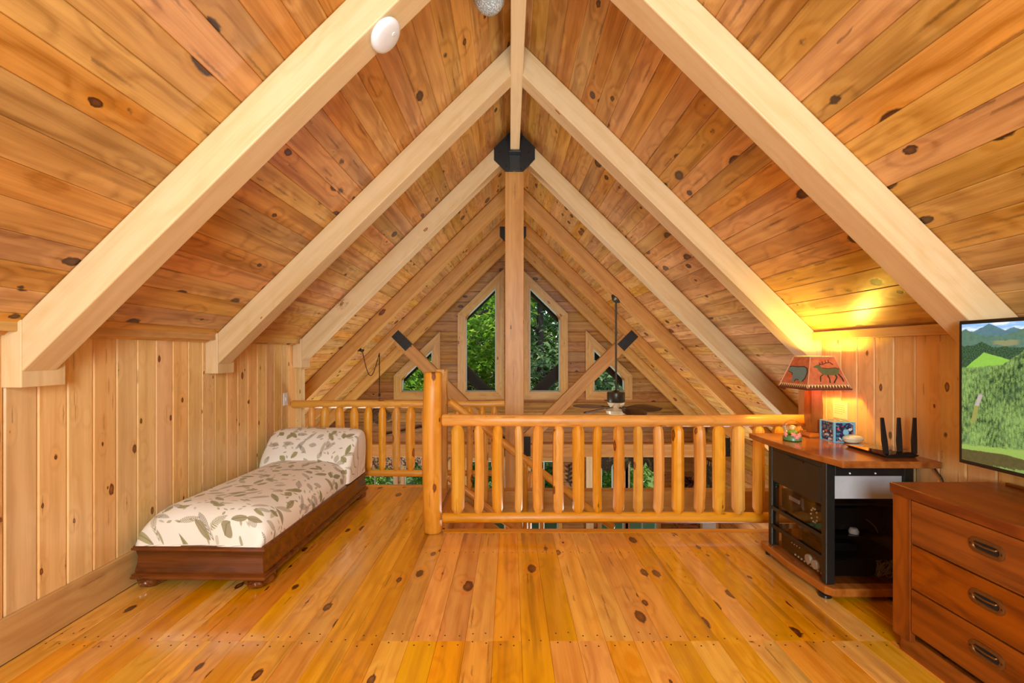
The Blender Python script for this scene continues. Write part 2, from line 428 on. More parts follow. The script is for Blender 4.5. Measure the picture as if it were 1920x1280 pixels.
def span(poly, z):
    xs = []
    for i in range(len(poly)):
        (xa, za), (xb, zb_) = poly[i], poly[(i+1) % len(poly)]
        if abs(za-zb_) < 1e-6: continue
        if min(za, zb_)-1e-6 <= z <= max(za, zb_)+1e-6: xs.append(xa+(xb-xa)*(z-za)/(zb_-za))
    return (min(xs), max(xs)) if xs else None
rh = .2055
z = zbt-16*rh
while z < ZC-.08:
    z0, z1 = z, z+rh; zm = (z0+z1)/2
    def ext(zz):
        hw = min(XE+.05, max((ZC-zz)/SL, .02)); return RX-hw, RX+hw
    segs = [((ext(z0)[0], ext(z0)[1]), (ext(z1)[0], ext(z1)[1]))]
    cutters = []
    for pl in wins:
        zlo = min(q[1] for q in pl); zhi = max(q[1] for q in pl)
        if zlo >= z1-.02 or zhi <= z0+.02: continue
        lo = span(pl, min(max(z0, zlo), zhi)); hi = span(pl, min(max(z1, zlo), zhi))
        cutters.append((lo, hi))
    cutters.sort(key=lambda q: q[0][0])
    cl, cl1 = segs[0][0][0], segs[0][1][0]
    for lo, hi in cutters+[((segs[0][0][1],)*2, (segs[0][1][1],)*2)]:
        if lo[0]-cl > .01 or hi[0]-cl1 > .01:
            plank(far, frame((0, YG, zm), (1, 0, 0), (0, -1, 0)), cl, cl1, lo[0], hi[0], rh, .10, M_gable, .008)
        cl, cl1 = lo[1], hi[1]
    z += rh

M_vinyl = plain('pale_vinyl', (.55, .66, .60), .4)
def window(n, poly, tw=.15, mull=None):
    wo = struct(empty('window_%d' % n)); m = len(poly)
    c = V((sum(q[0] for q in poly)/m, sum(q[1] for q in poly)/m))
    # trim boards: mitred outwards
    def off(d):
        out = []
        for i in range(m):
            p0, p1, p2 = V(poly[i-1]), V(poly[i]), V(poly[(i+1) % m])
            e1 = (p1-p0).normalized(); e2 = (p2-p1).normalized()
            n1 = V((e1.y, -e1.x)); n2 = V((e2.y, -e2.x))
            k = (n1+n2).normalized(); out.append(p1+k*(d/max(k.dot(n1), .35)))
        return out
    o1 = off(tw); o0 = off(-.008); o2 = off(-.03)
    for i in range(m):
        j = (i+1) % m
        q = [o0[i], o0[j], o1[j], o1[i]]
        b = MB(); b.prism([(a.x, YG-.025, a.y) for a in q], (0, .024, 0))
        d = (o0[j]-o0[i]); f = frame(((o0[i].x+o0[j].x)/2, YG-.02, (o0[i].y+o0[j].y)/2), (d.x, 0, d.y), (0, -1, 0))
        add('frame_board', b, M_trim, wo, f, world=True, bevel=.003)
        q = [o0[i], o0[j], o2[j], o2[i]]
        b = MB(); b.prism([(a.x, YG+.005, a.y) for a in q], (0, .07, 0))
        add('sash', b, M_vinyl, wo)
    b = MB(); b.prism([(a.x, YG+.045, a.y) for a in o2], (0, .008, 0))
    add('pane', b, M_glass, wo)
    if mull:
        xm = (poly[0][0]+poly[1][0])/2
        add('muntin', MB().box(xm-.012, xm+.012, YG+.03, YG+.06, poly[0][1], poly[2][1]), M_vinyl, wo)
    return wo
for n_, pl in enumerate(wins): window(n_+1, pl, .155 if n_ < 4 else .07, n_ >= 4)

# ------------------------------------------------------------------ rafters
look = [('pale rafter nearest the camera on the left slope, carrying the smoke detector', 'pale rafter nearest the camera on the right slope, ending above the television'),
        ('second pale rafter from the camera on the left slope, ending on the knee wall', 'second pale rafter from the camera on the right slope, ending beside the lamp shade'),
        ('third pale rafter on the left slope, starting at the big black ridge bracket', 'third pale rafter on the right slope, starting at the big black ridge bracket'),
        ('fourth rafter on the left slope, with the dark hook and cord', 'fourth rafter on the right slope, carrying the ceiling fan rod'),
        ('fifth rafter on the left slope, with a steel plate at the truss strut', 'fifth rafter on the right slope, with a steel plate at the truss strut'),
        ('last brown rafter on the left slope, closest to the gable windows', 'last brown rafter on the right slope, closest to the gable windows')]
for i, D in enumerate(DR):
    for s in (-1, 1):
        lab = look[i][0 if s < 0 else 1]
        wall = WL if s < 0 else WR
        onwall = i < 2 or (i == 2 and s < 0)
        xf = wall-s*(.09 if s < 0 else .04) if onwall else RX+s*(XE-.06-RX*s)
        zf = zbot(xf)
        pts = [(RX, D, ZC-.002), (RX, D, ZB), (xf, D, zf), (xf, D, zceil(xf)-.002)]
        if onwall: pts = [(RX, D, ZC-.002), (RX, D, ZB), (xf, D, zf-.0), (xf, D, zceil(xf)-.002)]
        f = frame(((RX+xf)/2, D+TH/2, (ZC+zf)/2), (s*cs, 0, -sn), (s*sn, 0, cs))
        rt = thing('rafter', lab, 'rafter', f, 'rafters of the roof')
        b = MB(); b.prism(pts, (0, TH, 0))
        add('beam', b, M_raft if i < 3 else M_beam, rt, f, world=True, bevel=.006)
        if onwall:
            bt = .045 if s < 0 else .02
            bx = MB().box(0, zceil(xf)-.004-1.198, -.10, .10, -bt, bt)
            add('foot_block', bx, M_raft, rt, frame((wall-s*bt, D+.10, 1.198), (0, 0, 1), (0, 1, 0)) @ Matrix.Rotation(PI/2, 4, 'X'), bevel=.004)
f = frame((RX, YB, 3.47), (0, 1, 0), (0, 0, 1))
rb = tag(add('ridge_beam', MB().box(0, DR[2]-YB-.004, -.045, .045, -.11, .115), M_raft, None, f, bevel=.004), 'long pale ridge beam running along the peak of the roof to the black bracket', 'beam')

# black steel bracket at the third rafters
yb_ = DR[2]
br = thing('ridge_bracket', 'black steel bracket with angled plates holding ridge beam above the centre post', 'bracket', T(RX, yb_, 3.3))
left = [(955, 243), (926.2, 274.7), (926.2, 299.6), (936, 309), (947.3, 321), (962, 321), (962, 243)]
right = [(973, 243), (1003, 273.8), (1003, 298), (992, 310), (980.8, 321), (966, 321), (966, 243)]
for pl in (left, right):
    b = MB(); b.prism([P(x_, y_, yb_-.012) for x_, y_ in pl], (0, .012, 0)); add('plate', b, M_blackmetal, br)
b = MB(); b.box(RX-.057, RX+.057, yb_-.12, yb_-.006, 3.352-.012, 3.352); b.box(RX-.057, RX+.057, yb_-.028, yb_-.012, PZ(322, yb_), 3.352)
add('saddle', b, M_blackmetal, br, bevel=.002)
M_bolt = plain('steel_bolt', (.05, .05, .055), .3, metal=.8)
for x_, y_ in ((949, 262), (978, 261), (937, 285), (991, 285), (950, 311), (977, 317)):
    add('bolt', MB().lathe([(.009, 0), (.009, .006), (.005, .010)], 8), M_bolt, br, Matrix.Translation(P(x_, y_, yb_-.012)) @ Matrix.Rotation(PI/2, 4, 'X'))

f = frame((.046, yb_+.10, ZL), (0, 0, 1), (0, -1, 0))
tag(add('centre_post', MB().box(0, PZ(321, yb_)-ZL, -.095, .095, -.095, .095), M_beam, None, f, bevel=.006), 'tall square timber post in the centre, rising to the black ridge bracket', 'post')

# truss in the plane of the fifth rafters
yt = DR[4]
def bar(name, p0, p1, w_, d_, mat, label, cat='beam', grp=None):
    p0, p1 = V(p0), V(p1); f = frame(p0, p1-p0, (0, -1, 0)); L = (p1-p0).length
    return tag(add(name, MB().box(0, L, -w_/2, w_/2, -d_/2, d_/2), mat, None, f, bevel=.005), label, cat, grp)
bar('tie_beam', (-3.50, yt+.075, -.215), (3.44, yt+.075, -.215), .205, .14, M_beam, 'long horizontal tie beam of the truss behind the log railing')
def strut(s, label):
    d = V((s*1.0, 0, .995)).normalized(); n_ = V((-d.z*s, 0, d.x*s)); hw = .098; pts = []
    c0 = V((RX+s*.10, 0, -.165))
    for k in (-1, 1):
        a_ = c0+n_*hw*k; t0 = (-.111-a_.z)/d.z
        if abs((a_+d*t0).x-RX) < .071: t0 = (RX+s*.071-a_.x)/d.x
        # meets the underside of the rafter
        t1 = (ZB-.002-SL*s*(a_.x-RX)-a_.z)/(d.z+SL*s*d.x)
        pts.append((a_+d*t0, a_+d*t1))
    poly = [pts[0][0], pts[0][1], pts[1][1], pts[1][0]]
    b = MB(); b.prism([(q.x, yt+.015, q.z) for q in poly], (0, .12, 0))
    f = frame((pts[0][0].x, yt+.075, pts[0][0].z), d, (0, -1, 0))
    tag(add('truss_strut', b, M_beam, None, f, world=True, bevel=.005), label, 'strut', 'truss struts')
strut(-1, 'slanting timber strut of the truss, rising behind the log newel post')
strut(1, 'slanting timber strut of the truss, rising to the right behind the fan rod')
bar('king_post', (RX, yt+.075, -.109), (RX, yt+.075, 3.26), .14, .10, M_beam, 'narrow post of the truss hidden behind the tall centre post', 'post')
def plate(M, lx, ly, label):
    pl = thing('steel_plate', label, 'bracket', M, 'black plates of the truss')
    add('plate', MB().box(-lx/2, lx/2, -ly/2, ly/2, -.008, 0), M_blackmetal, pl, M, bevel=.001)
    for u in (-.32, 0, .32):
        for v_ in (-.25, .25): add('bolt', MB().lathe([(.012, 0), (.010, .010)], 6), M_blackmetal, pl, M @ Matrix.Translation((u*lx, v_*ly, 0)))
plate(frame((-1.725, yt-.003, 1.545), (1, 0, -1), (0, -1, 0)), .32, .155, 'small black steel plate where left strut meets the rafter')
plate(frame((1.885, yt-.003, 1.545), (1, 0, 1), (0, -1, 0)), .32, .155, 'small black steel plate where right strut meets the rafter by the fan rod')
plate(frame((RX, yt-.002, -.148), (1, 0, 0), (0, -1, 0)), .56, .315, 'wide black steel plate at the middle of the tie beam')
plate(frame((3.47, yt-.002, -.16), (0, 0, 1), (0, -1, 0)), .30, .10, 'black steel plate at the right end of the tie beam')
pl2 = thing('ridge_bracket', 'small black bracket half hidden by the centre post at the truss peak', 'bracket', T(RX, yt, 3.2))
b = MB(); b.prism([(RX+q[0], yt-.014, q[1]) for q in ((-.21, 3.36), (-.21, 3.20), (-.12, 3.11), (.12, 3.11), (.21, 3.20), (.21, 3.36))], (0, .012, 0)); add('plate', b, M_blackmetal, pl2)

# ------------------------------------------------------------------ log railings
def log(name, p0, p1, r, mat, parent, seed, taper=.0, n=14, rough=.05, smooth=45):
    """peeled log: slightly irregular, tapering to tenons over the last `taper` metres"""
    q = random.Random(seed); p0, p1 = V(p0), V(p1); L = (p1-p0).length
    f = frame(p0, p1-p0, (0, -1, 0) if abs((p1-p0).normalized().y) < .8 else (0, 0, 1))
    st = [0, .004] + ([taper*.35, taper*.7, taper] if taper else [.012]) + [L*k for k in (.2, .3, .4, .5, .6, .7, .8)] + ([L-taper, L-taper*.7, L-taper*.35] if taper else [L-.012]) + [L-.004, L]
    st = sorted(u for u in st); fl = [1+q.uniform(-rough, rough) for _ in range(n)]
    a1, a2 = q.uniform(0, 6), q.uniform(0, 6); bend = q.uniform(-.25, .25)*r
    rs = []
    for u in st:
        e = min(u, L-u); k = 1.0
        if taper: k = min(1, .50+.50*min(1, e/taper)**.8)
        elif e < .012: k = .86+.14*e/.012
        k *= 1+.035*math.sin(u*5+a1)
        if e <= .0005: k *= .9
        cy = bend*math.sin(PI*u/L)
        rs.append([(u, cy+r*k*fl[i]*math.cos(2*PI*i/n), r*k*fl[i]*math.sin(2*PI*i/n)) for i in range(n)])
    return add(name, MB().rings(rs), mat, parent, f, smooth=smooth)

yr = 3.43
rail = thing('log_railing', 'front log railing with stout round balusters between newel post and cabinet', 'railing', T(.8, yr, 0))
log('top_rail', (-.507, yr, .848), (2.236, yr, .846), .0455, M_log, rail, 1)
log('bottom_rail', (-.505, yr, .116), (2.236, yr, .116), .037, M_log, rail, 2)
bx = [(858, 12), (897, 9), (934, 9.5), (972, 7.5), (1009, 9.5), (1047, 10.5), (1084, 10.5), (1120.5, 8.2), (1159, 10.5), (1196, 9), (1234, 9.5), (1271, 11.5), (1310.5, 10), (1347, 11), (1384, 11.5), (1422, 10.5), (1458, 9.5), (1495, 10)]
for i_, (px, hw) in enumerate(bx):
    log('baluster', (PX(px, yr), yr, .146), (PX(px, yr), yr, .812), hw*yr/F, M_log, rail, 20+i_, .045, n=11, rough=.07, smooth=28)
nw = thing('newel_post', 'stout round log newel post standing on the floor at the head of the stairs', 'post', T(PX(812, 3.46), 3.46, 0))
log('log', (PX(812, 3.46), 3.46, 0), (PX(812, 3.46), 3.46, 1.205), .073, M_log, nw, 90, n=18, rough=.03)

yl = 4.60
rail2 = thing('log_railing', 'log railing at the far loft edge behind the headrest of the daybed', 'railing', T(-1.4, yl, 0))
log('top_rail', (WL+.02, yl, PZ(757.5, yl)), (PX(819, yl), yl, PZ(757.5, yl)), .040, M_log, rail2, 3)
log('bottom_rail', (WL+.02, yl, PZ(887, yl)), (PX(819, yl), yl, PZ(887, yl)), .034, M_log, rail2, 4)
for i_, px in enumerate((584, 609.5, 636, 664, 690.5, 717, 743.5, 770, 797)):
    log('baluster', (PX(px, yl), yl, PZ(883, yl)), (PX(px, yl), yl, PZ(763, yl)), (6.6+(i_*37 % 5)*.4)*yl/F, M_log, rail2, 50+i_, .06)
f = frame((PX(829, yl+.02), yl+.02, -.02), (0, 0, 1), (0, -1, 0))
sp_ = tag(add('square_post', MB().box(0, PZ(692, yl)+.02, -.052, .052, -.052, .052), M_log, None, f, bevel=.006), 'square wooden post behind the round newel post', 'post')
yl3 = 4.68
rail3 = thing('log_railing', 'short log railing across the stairwell between square post and centre post', 'railing', T(-.35, yl3, 0))
log('top_rail', (PX(838, yl3), yl3, PZ(756, yl3)), (-.052, yl3, PZ(756, yl3)), .033, M_log, rail3, 5)
log('bottom_rail', (PX(838, yl3), yl3, PZ(886, yl3)), (-.052, yl3, PZ(886, yl3)), .030, M_log, rail3, 6)
for i_, px in enumerate((857, 880, 904, 927)):
    log('baluster', (PX(px, yl3), yl3, PZ(883, yl3)), (PX(px, yl3), yl3, PZ(761, yl3)), 6*yl3/F, M_log, rail3, 70+i_, .06)

# stairs
ys_ = 4.425
st = thing('staircase', 'wooden stairs going down to the right below the loft, behind the front railing', 'stairs', T(-.4, 4.0, 0))
for i_ in range(1, 13):
    x0 = -.50+.25*(i_-1); zt = -.205*i_
    add('tread', MB().box(0, .84, -.14, .14, -.035, 0), M_floor, st, frame((x0+.125, 3.56, zt), (0, 1, 0), (0, 0, 1)), bevel=.006)
p0, p1 = V((-.50, 4.36, -.16)), V((2.5, 4.36, -2.62)); f = frame(p0, p1-p0, (0, -1, 0))
add('stringer', MB().box(0, (p1-p0).length, -.13, .13, -.02, .02), M_log, st, f, bevel=.004)
sr = thing('stair_railing', 'sloping log handrail running down along the stairs behind the front balusters', 'railing', T(0, ys_, 0))
def slope(ya, x): return PZ(ya+.755*(x-842), ys_)
xa, xb = PX(842, ys_), PX(1150, ys_)
log('handrail', (xa, ys_, PZ(752, ys_)), (xb, ys_, PZ(752+.77*308, ys_)), .036, M_log, sr, 7)
log('lower_rail', (xa, ys_, PZ(894, ys_)), (xb, ys_, PZ(894+.77*308, ys_)), .034, M_log, sr, 8)
for i_, px in enumerate((858, 880, 910, 940, 985, 1015)):
    log('baluster', (PX(px, ys_), ys_, PZ(894+.77*(px-842), ys_)+.02), (PX(px, ys_), ys_, PZ(752+.77*(px-842), ys_)-.02), .027, M_log, sr, 80+i_, .05)
sn_ = thing('newel_post', 'short round log post seen low between the balusters below the centre post', 'post', T(PX(988, 5.3), 5.3, -1.9))
log('log', (PX(989, 5.3), 5.3, ZL), (PX(989, 5.3), 5.3, PZ(884, 5.3)), .055, M_log, sn_, 91)
# floor beam on the far side of the stairwell
f = frame((-.50, 4.525, -.155), (1, 0, 0), (0, 0, 1))
tag(add('floor_beam', MB().box(0, XE+.45, -.06, .06, -.155, .155), M_beam, None, f, bevel=.004), 'wide brown floor beam across the far side of the stairwell', 'beam')
# ------------------------------------------------------------------ daybed
def fabric():
    n = N('leaf_print_linen')
    uv = n.n('UVMap').outputs[0]
    base = (.78, .67, .55); col = c4(base)
    big = n.noise(uv, 3.0, 2, .5)
    col = n.mix(n.smooth(big, .35, .7), c4((.88, .85, .78)), c4((.84, .79, .70)))
    for k, (scale, L, Wd, thr, seed, ss) in enumerate(((7.0, .44, .16, .22, 0, 1), (8.0, .32, .20, .42, 3.7, 1), (21, .40, .17, .66, 9.1, .8), (5.6, .44, .11, .50, 5.3, 1))):
        sc = n.vmath('ADD', n.vmath('MULTIPLY', uv, (scale, scale, 1)), (seed, seed*1.7, 0))
        vo = n.n('TexVoronoi', voronoi_dimensions='2D', feature='F1'); n.l(sc, vo.inputs['Vector']); vo.inputs['Scale'].default_value = 1; vo.inputs['Randomness'].default_value = .75
        df = n.vmath('SUBTRACT', sc, vo.outputs['Position'])
        sp = n.n('SeparateColor'); n.l(vo.outputs['Color'], sp.inputs[0])
        rot = n.n('VectorRotate', rotation_type='Z_AXIS'); n.l(df, rot.inputs['Vector']); n.l(n.math('MULTIPLY', sp.outputs[0], 6.28), rot.inputs['Angle'])
        sx = n.n('SeparateXYZ'); n.l(rot.outputs[0], sx.inputs[0])
        u = n.math('DIVIDE', sx.outputs[0], L)
        prof = n.math('MULTIPLY', n.math('SUBTRACT', 1.0, n.math('MULTIPLY', u, u), clamp=True), Wd)
        # pinnate outline for every other leaf kind
        comb = n.math('MULTIPLY_ADD', n.math('SINE', n.math('MULTIPLY', n.math('ADD', n.math('ABSOLUTE', sx.outputs[1]), sx.outputs[0]), 95.0)), .5, .5)
        fern = n.math('GREATER_THAN', sp.outputs[2], .62 if k != 3 else .0)
        v = n.math('ABSOLUTE', sx.outputs[1])
        m = n.smooth(n.math('SUBTRACT', prof, v), .0, .03)
        m = n.math('MULTIPLY', m, n.math('GREATER_THAN', sp.outputs[1], thr))
        m = n.math('MULTIPLY', m, n.math('SUBTRACT', 1.0, n.math('MULTIPLY', fern, n.math('MULTIPLY', comb, .85))))
        rp = n.n('ValToRGB'); n.l(sp.outputs[2], rp.inputs[0]); e = rp.color_ramp.elements
        e[0].color = c4((.24, .24, .075)); e[1].color = c4((.12, .12, .09)); q = e.new(.35); q.color = c4((.36, .33, .13)); q = e.new(.7); q.color = c4((.28, .23, .13))
        rib = n.math('SUBTRACT', 1.0, n.smooth(v, .008, .022))
        edge = n.smooth(n.math('SUBTRACT', prof, v), .035, .0)
        lc = n.mix(n.math('MULTIPLY', rib, .6), rp.outputs[0], c4((.08, .075, .04)))
        lc = n.mix(n.math('MULTIPLY', edge, .5), lc, c4((.09, .085, .05)))
        col = n.mix(n.math('MULTIPLY', m, .92*ss), col, lc)
    wv = n.noise(uv, 900, 1, .5)
    n.put(n.b.inputs['Base Color'], col); n.b.inputs['Roughness'].default_value = .75; n.b.inputs['Sheen Weight'].default_value = .15
    bp = n.n('Bump'); bp.inputs['Strength'].default_value = .08; bp.inputs['Distance'].default_value = .001; n.l(wv, bp.inputs['Height']); n.l(bp.outputs[0], n.b.inputs['Normal'])
    return n.m
M_fab = fabric()
BW, BL = .765, 1.74
DB = T(-2.158, 2.62, 0, -.026)
bed = thing('daybed', 'low daybed with leaf-printed cushion on a carved dark wood frame by the plank wall', 'daybed', DB)
def loop(o, z): return [(-o, -o, z), (BW+o, -o, z), (BW+o, BL+o, z), (-o, BL+o, z)]
def mould(name, prof): add(name, MB().rings([loop(o, z) for o, z in prof]), M_mahog, bed, DB, smooth=35)
mould('frame', [(-.03, .085), (-.012, .085), (-.008, .10), (-.016, .14), (-.018, .18), (-.012, .215), (-.03, .218)])
mould('top_moulding', [(-.03, .218), (-.004, .218), (.004, .224), (.004, .234), (-.003, .238), (-.003, .243), (-.012, .249), (-.03, .249)])
mould('bottom_moulding', [(-.03, .058), (.004, .058), (.009, .066), (.004, .074), (.001, .076), (.004, .083), (-.012, .092), (-.03, .092)])
def sgnp(x, p): return math.copysign(abs(x)**p, x)
def superclamp(x): return max(0, min(1, x))
# seat cushion
ny, nt = 60, 40; vs = []; fs = []; uvs = []
y0, y1 = .012, 1.40
for j in range(ny+1):
    u = j/ny; yy = y0+(y1-y0)*(u if j not in (0,) else 0)
    a = superclamp((yy-y0)/.20); H = (1-(1-a)**2.6)**(1/2.2) if a < 1 else 1
    zt = .25+(.205-.015*u)*max(H, .02); pinch = .975+.025*H
    for i in range(nt+1):
        t = PI*i/nt; c, s_ = math.cos(PI-t), math.sin(t)
        bul = 1+.022*math.sin(PI*superclamp((s_**.8)))*1.2
        xx = BW/2+(BW/2-.012)*pinch*sgnp(c, 2/4.2)*bul
        zz = .242+(zt-.242)*(s_**(2/2.7) if s_ > 0 else 0)
        yo = -.018*math.sin(PI*superclamp(s_))*(1-u)**20
        vs.append((xx, yy+yo, zz)); arc = 0 if i == 0 else arc+math.hypot(xx-px_, zz-pz_); px_, pz_ = xx, zz; uvs.append((arc, yy*1.0-.16*(1-a)))
for j in range(ny):
    for i in range(nt):
        a = j*(nt+1)+i; fs.append((a, a+1, a+nt+2, a+nt+1))
b = MB(); b.add(vs, fs); b.add([], [])
# front closing face
cb = len(b.v); b.v.append(V((BW/2, y0+.0, .243))); uvs.append((.55, -.1))
for i in range(nt): b.f.append([cb, i+1, i]); b.mi.append(0)
add('cushion', b, M_fab, bed, DB, smooth=True, uv=uvs)
# headrest: S-shaped roll
prof = [(1.20, .25), (1.22, .36), (1.255, .445), (1.31, .50), (1.38, .565), (1.45, .625), (1.53, .662), (1.62, .668), (1.69, .635), (1.725, .57), (1.73, .49), (1.715, .40), (1.70, .32), (1.70, .25)]
nx = 40; vs = []; fs = []; uvs = []; n_ = len(prof)
acc = [0]
for k in range(1, n_): acc.append(acc[-1]+math.hypot(prof[k][0]-prof[k-1][0], prof[k][1]-prof[k-1][1]))
for j in range(nx+1):
    q = -math.cos(PI*j/nx); k = (1-abs(q)**5)**(1/2.4) if abs(q) < 1 else 0
    xx = BW/2+(BW/2-.0+.012)*q
    for (yy, zz), ac in zip(prof, acc):
        sz = .90+.10*k; sy = .72+.28*k
        vs.append((xx, 1.47+(yy-1.47)*sy, .25+(zz-.25)*(sz if k > 0 else .87))); uvs.append((.55+BW/2*q*1.15, 2.3+ac))
for j in range(nx):
    for i in range(n_-1):
        a = j*n_+i; fs.append((a, a+1, a+n_+1, a+n_))
b = MB(); b.add(vs, fs)
b.f.append(list(range(n_))); b.mi.append(0); b.f.append([nx*n_+i for i in range(n_)][::-1]); b.mi.append(0)
hr = add('headrest', b, M_fab, bed, DB, smooth=50, uv=uvs)
sd = hr.modifiers.new('sub', 'SUBSURF'); sd.levels = sd.render_levels = 1
# carved scroll feet
def claw():
    b = MB(); rs = []; m = 40
    for j in range(13):
        t = j/12; z = .058*(1-t)+.0*t
        r = .040+.030*math.sin(PI*min(1, .15+t*.9))
        rs.append([(r*(1+.13*math.cos(7*a)*math.sin(PI*min(1, t*1.1)))*math.cos(a)*1.05, r*(1+.13*math.cos(7*a)*math.sin(PI*min(1, t*1.1)))*math.sin(a)*1.25-.015*t, z+.007*math.sin(7*a+j*1.4)*math.sin(PI*t)) for a in [2*PI*i/m for i in range(m)]])
    return b.rings(rs)
for x_, y_ in ((.07, .085), (BW-.065, .085), (.07, BL-.08), (BW-.065, BL-.08)):
    add('foot', claw(), M_mahog, bed, DB @ T(x_, y_, 0), smooth=50)

# ------------------------------------------------------------------ media cabinet
CXF, CY0, CY1, CXB = 1.735, 2.51, 3.07, 2.205
cab = thing('media_cabinet', 'black media cabinet with glass front and cherry top standing in the corner under the lamp', 'cabinet', T(1.97, 2.8, 0))
ZT = .782
edge = [(1.690, 3.246), (1.676, 3.05), (1.682, 2.85), (1.702, 2.62), (1.738, 2.395)]
b = MB(); b.prism([(x_, y_, ZT-.036) for x_, y_ in [(2.25, 3.246)]+edge+[(2.25, 2.385)]], (0, 0, .036))
f = frame((2.0, 2.385, ZT), (0, 1, 0), (0, 0, 1)); add('top', b, M_cherry, cab, f, world=True, bevel=.006)
b = MB(); b.prism([(x_, y_, .034) for x_, y_ in [(2.22, 3.11), (1.70, 3.11), (1.69, 2.8), (1.715, 2.50), (1.745, 2.465), (2.22, 2.465)]], (0, 0, .045))
f = frame((2.0, 2.465, .07), (0, 1, 0), (0, 0, 1)); add('base', b, M_cherry, cab, f, world=True, bevel=.006)
for x_, y_ in ((1.745, 2.54), (1.745, 3.07), (2.17, 2.54), (2.17, 3.07)):
    add('foot', MB().lathe([(.026, 0), (.032, .004), (.032, .018), (.022, .026), (.018, .034)], 16), M_plastic, cab, T(x_, y_, 0), smooth=40)
for x_, y_ in ((CXF+.02, CY0+.02), (CXF+.02, CY1-.02), (CXB-.02, CY0+.02), (CXB-.02, CY1-.02)):
    add('post', MB().box(-.026, .026, -.020, .020, .079, ZT-.036), M_black, cab, T(x_, y_, 0), bevel=.006)
add('drop_panel', MB().box(CXF-.004, CXF+.014, CY0+.045, CY1-.045, .515, .712), M_black, cab, bevel=.004)
add('pull', MB().box(CXF-.012, CXF-.004, 2.70, 2.86, .700, .708), M_gloss, cab)
add('top_rail', MB().box(CXF, CXF+.03, CY0+.04, CY1-.04, .712, .746), M_black, cab)
for z_ in (.335, .215):
    add('shelf', MB().box(CXF+.006, CXB-.01, CY0+.03, CY1-.02, z_-.012, z_), M_gloss, cab)
    add('shelf_bar', MB().box(CXF-.004, CXF+.006, CY0+.03, CY1-.03, z_-.018, z_+.006), M_black, cab, bevel=.002)
add('shelf', MB().box(CXF+.006, CXB-.01, CY0+.03, CY1-.02, .503, .515), M_black, cab)
add('glass_front', MB().box(CXF+.0065, CXF+.0095, CY0+.045, CY1-.045, .10, .512), M_smoked, cab)
add('side_rail', MB().box(CXF+.045, CXB-.045, CY0, CY0+.03, .675, .746), M_black, cab, bevel=.003)
add('side_panel', MB().box(CXF+.047, CXB-.047, CY0+.016, CY0+.026, .546, .674), M_greyp, cab, bevel=.001)['label'] = 'pale grey panel painted in for a reflection on the side glass'  # flat grey colour painted in for a reflection on the cabinet glass
add('side_glass', MB().box(CXF+.047, CXB-.047, CY0+.018, CY0+.022, .079, .546), M_smoked, cab)
add('back_panel', MB().box(CXB-.008, CXB, CY0+.04, CY1-.04, .079, .746), M_black, cab)
for x_ in (1.86, 2.0):
    add('screw', MB().lathe([(.005, 0), (.004, .003)], 8, Matrix.Rotation(PI/2, 4, 'X')), M_silver, cab, T(x_, CY0-.0, .690))

def receiver(label, z0, z1, face, ya, yb_2, knobs, seed):
    t = thing('receiver', label, 'audio receiver', T(face, (ya+yb_2)/2, z0))
    add('body', MB().box(face, 2.12, ya, yb_2, z0+.012, z1), M_plastic, t, bevel=.004)
    add('faceplate', MB().box(face-.006, face, ya-.002, yb_2+.002, z0+.010, z1+.001), M_black, t, bevel=.002)
    for yy in (ya+.05, yb_2-.05):
        for xx in (face+.05, 2.08): add('foot', MB().lathe([(.012, 0), (.014, .012)], 10), M_plastic, t, T(xx, yy, z0))
    for yy, zz, r in knobs:
        add('knob', MB().lathe([(r, 0), (r, .012), (r*.92, .016), (r*.5, .016)], 20, Matrix.Rotation(-PI/2, 4, 'Y')), M_silver, t, T(face-.006, yy, zz), smooth=40)
    return t
Mxz = Matrix.Rotation(-PI/2, 4, 'Y')
r1 = receiver('black disc player with small round buttons on the middle glass shelf', .335, .470, 1.775, 2.60, 2.985, [], 1)
for k_ in range(10):
    a = k_*PI/5
    add('button', MB().lathe([(.0055, 0), (.005, .004)], 8, Mxz), M_silver, r1, T(1.769, 2.665+.028*math.cos(a), .405+.040*math.sin(a)))
add('disc_tray', MB().box(1.764, 1.769, 2.80, 2.90, .425, .448), M_greyp, r1)
r2 = receiver('black stereo receiver with two large silver knobs on the cabinet base', .079, .196, 1.775, 2.585, 2.985, [(2.705, .135, .026), (2.645, .128, .026)], 2)
for k_ in range(9):
    add('button', MB().lathe([(.006, 0), (.005, .005)], 8, Mxz), M_silver, r2, T(1.769, 2.60+k_*.03, .100-.0*k_))
for k_ in range(4):
    add('button', MB().lathe([(.004, 0), (.004, .003)], 8, Mxz), M_silver, r2, T(1.769, 2.80+k_*.025, .160))
tb = thing('small_box', 'thin black box lying on the lower glass shelf of the cabinet', 'set-top box', T(1.95, 2.72, .215))
add('body', MB().box(1.78, 1.98, 2.62, 2.80, .215, .262), M_plastic, tb, bevel=.004); add('faceplate', MB().box(1.776, 1.78, 2.625, 2.795, .222, .258), M_gloss, tb)
M_cable = plain('grey_cable', (.32, .32, .33), .4)
b = MB(); pts = []
for k_ in range(60):
    a = k_*.62; pts.append((2.08+.045*math.cos(a)+.008*math.sin(k_*1.7), 2.545+.006*math.sin(k_*.9), .155+.045*math.sin(a*1.3)+.012*math.sin(k_*.5)))
tag(add('cable_bundle', b.tube(pts, .0028, 6), M_cable, smooth=True), 'tangled grey cable bundle low behind the side glass of the cabinet', 'cable')
tag(add('blue_cable', MB().tube([(1.99, 2.56, .42), (2.01, 2.555, .405), (2.035, 2.55, .375), (2.045, 2.55, .35)], .003, 6), plain('blue_cable', (.12, .22, .34), .4), smooth=True), 'short blue cable end behind the side glass of the cabinet', 'cable')
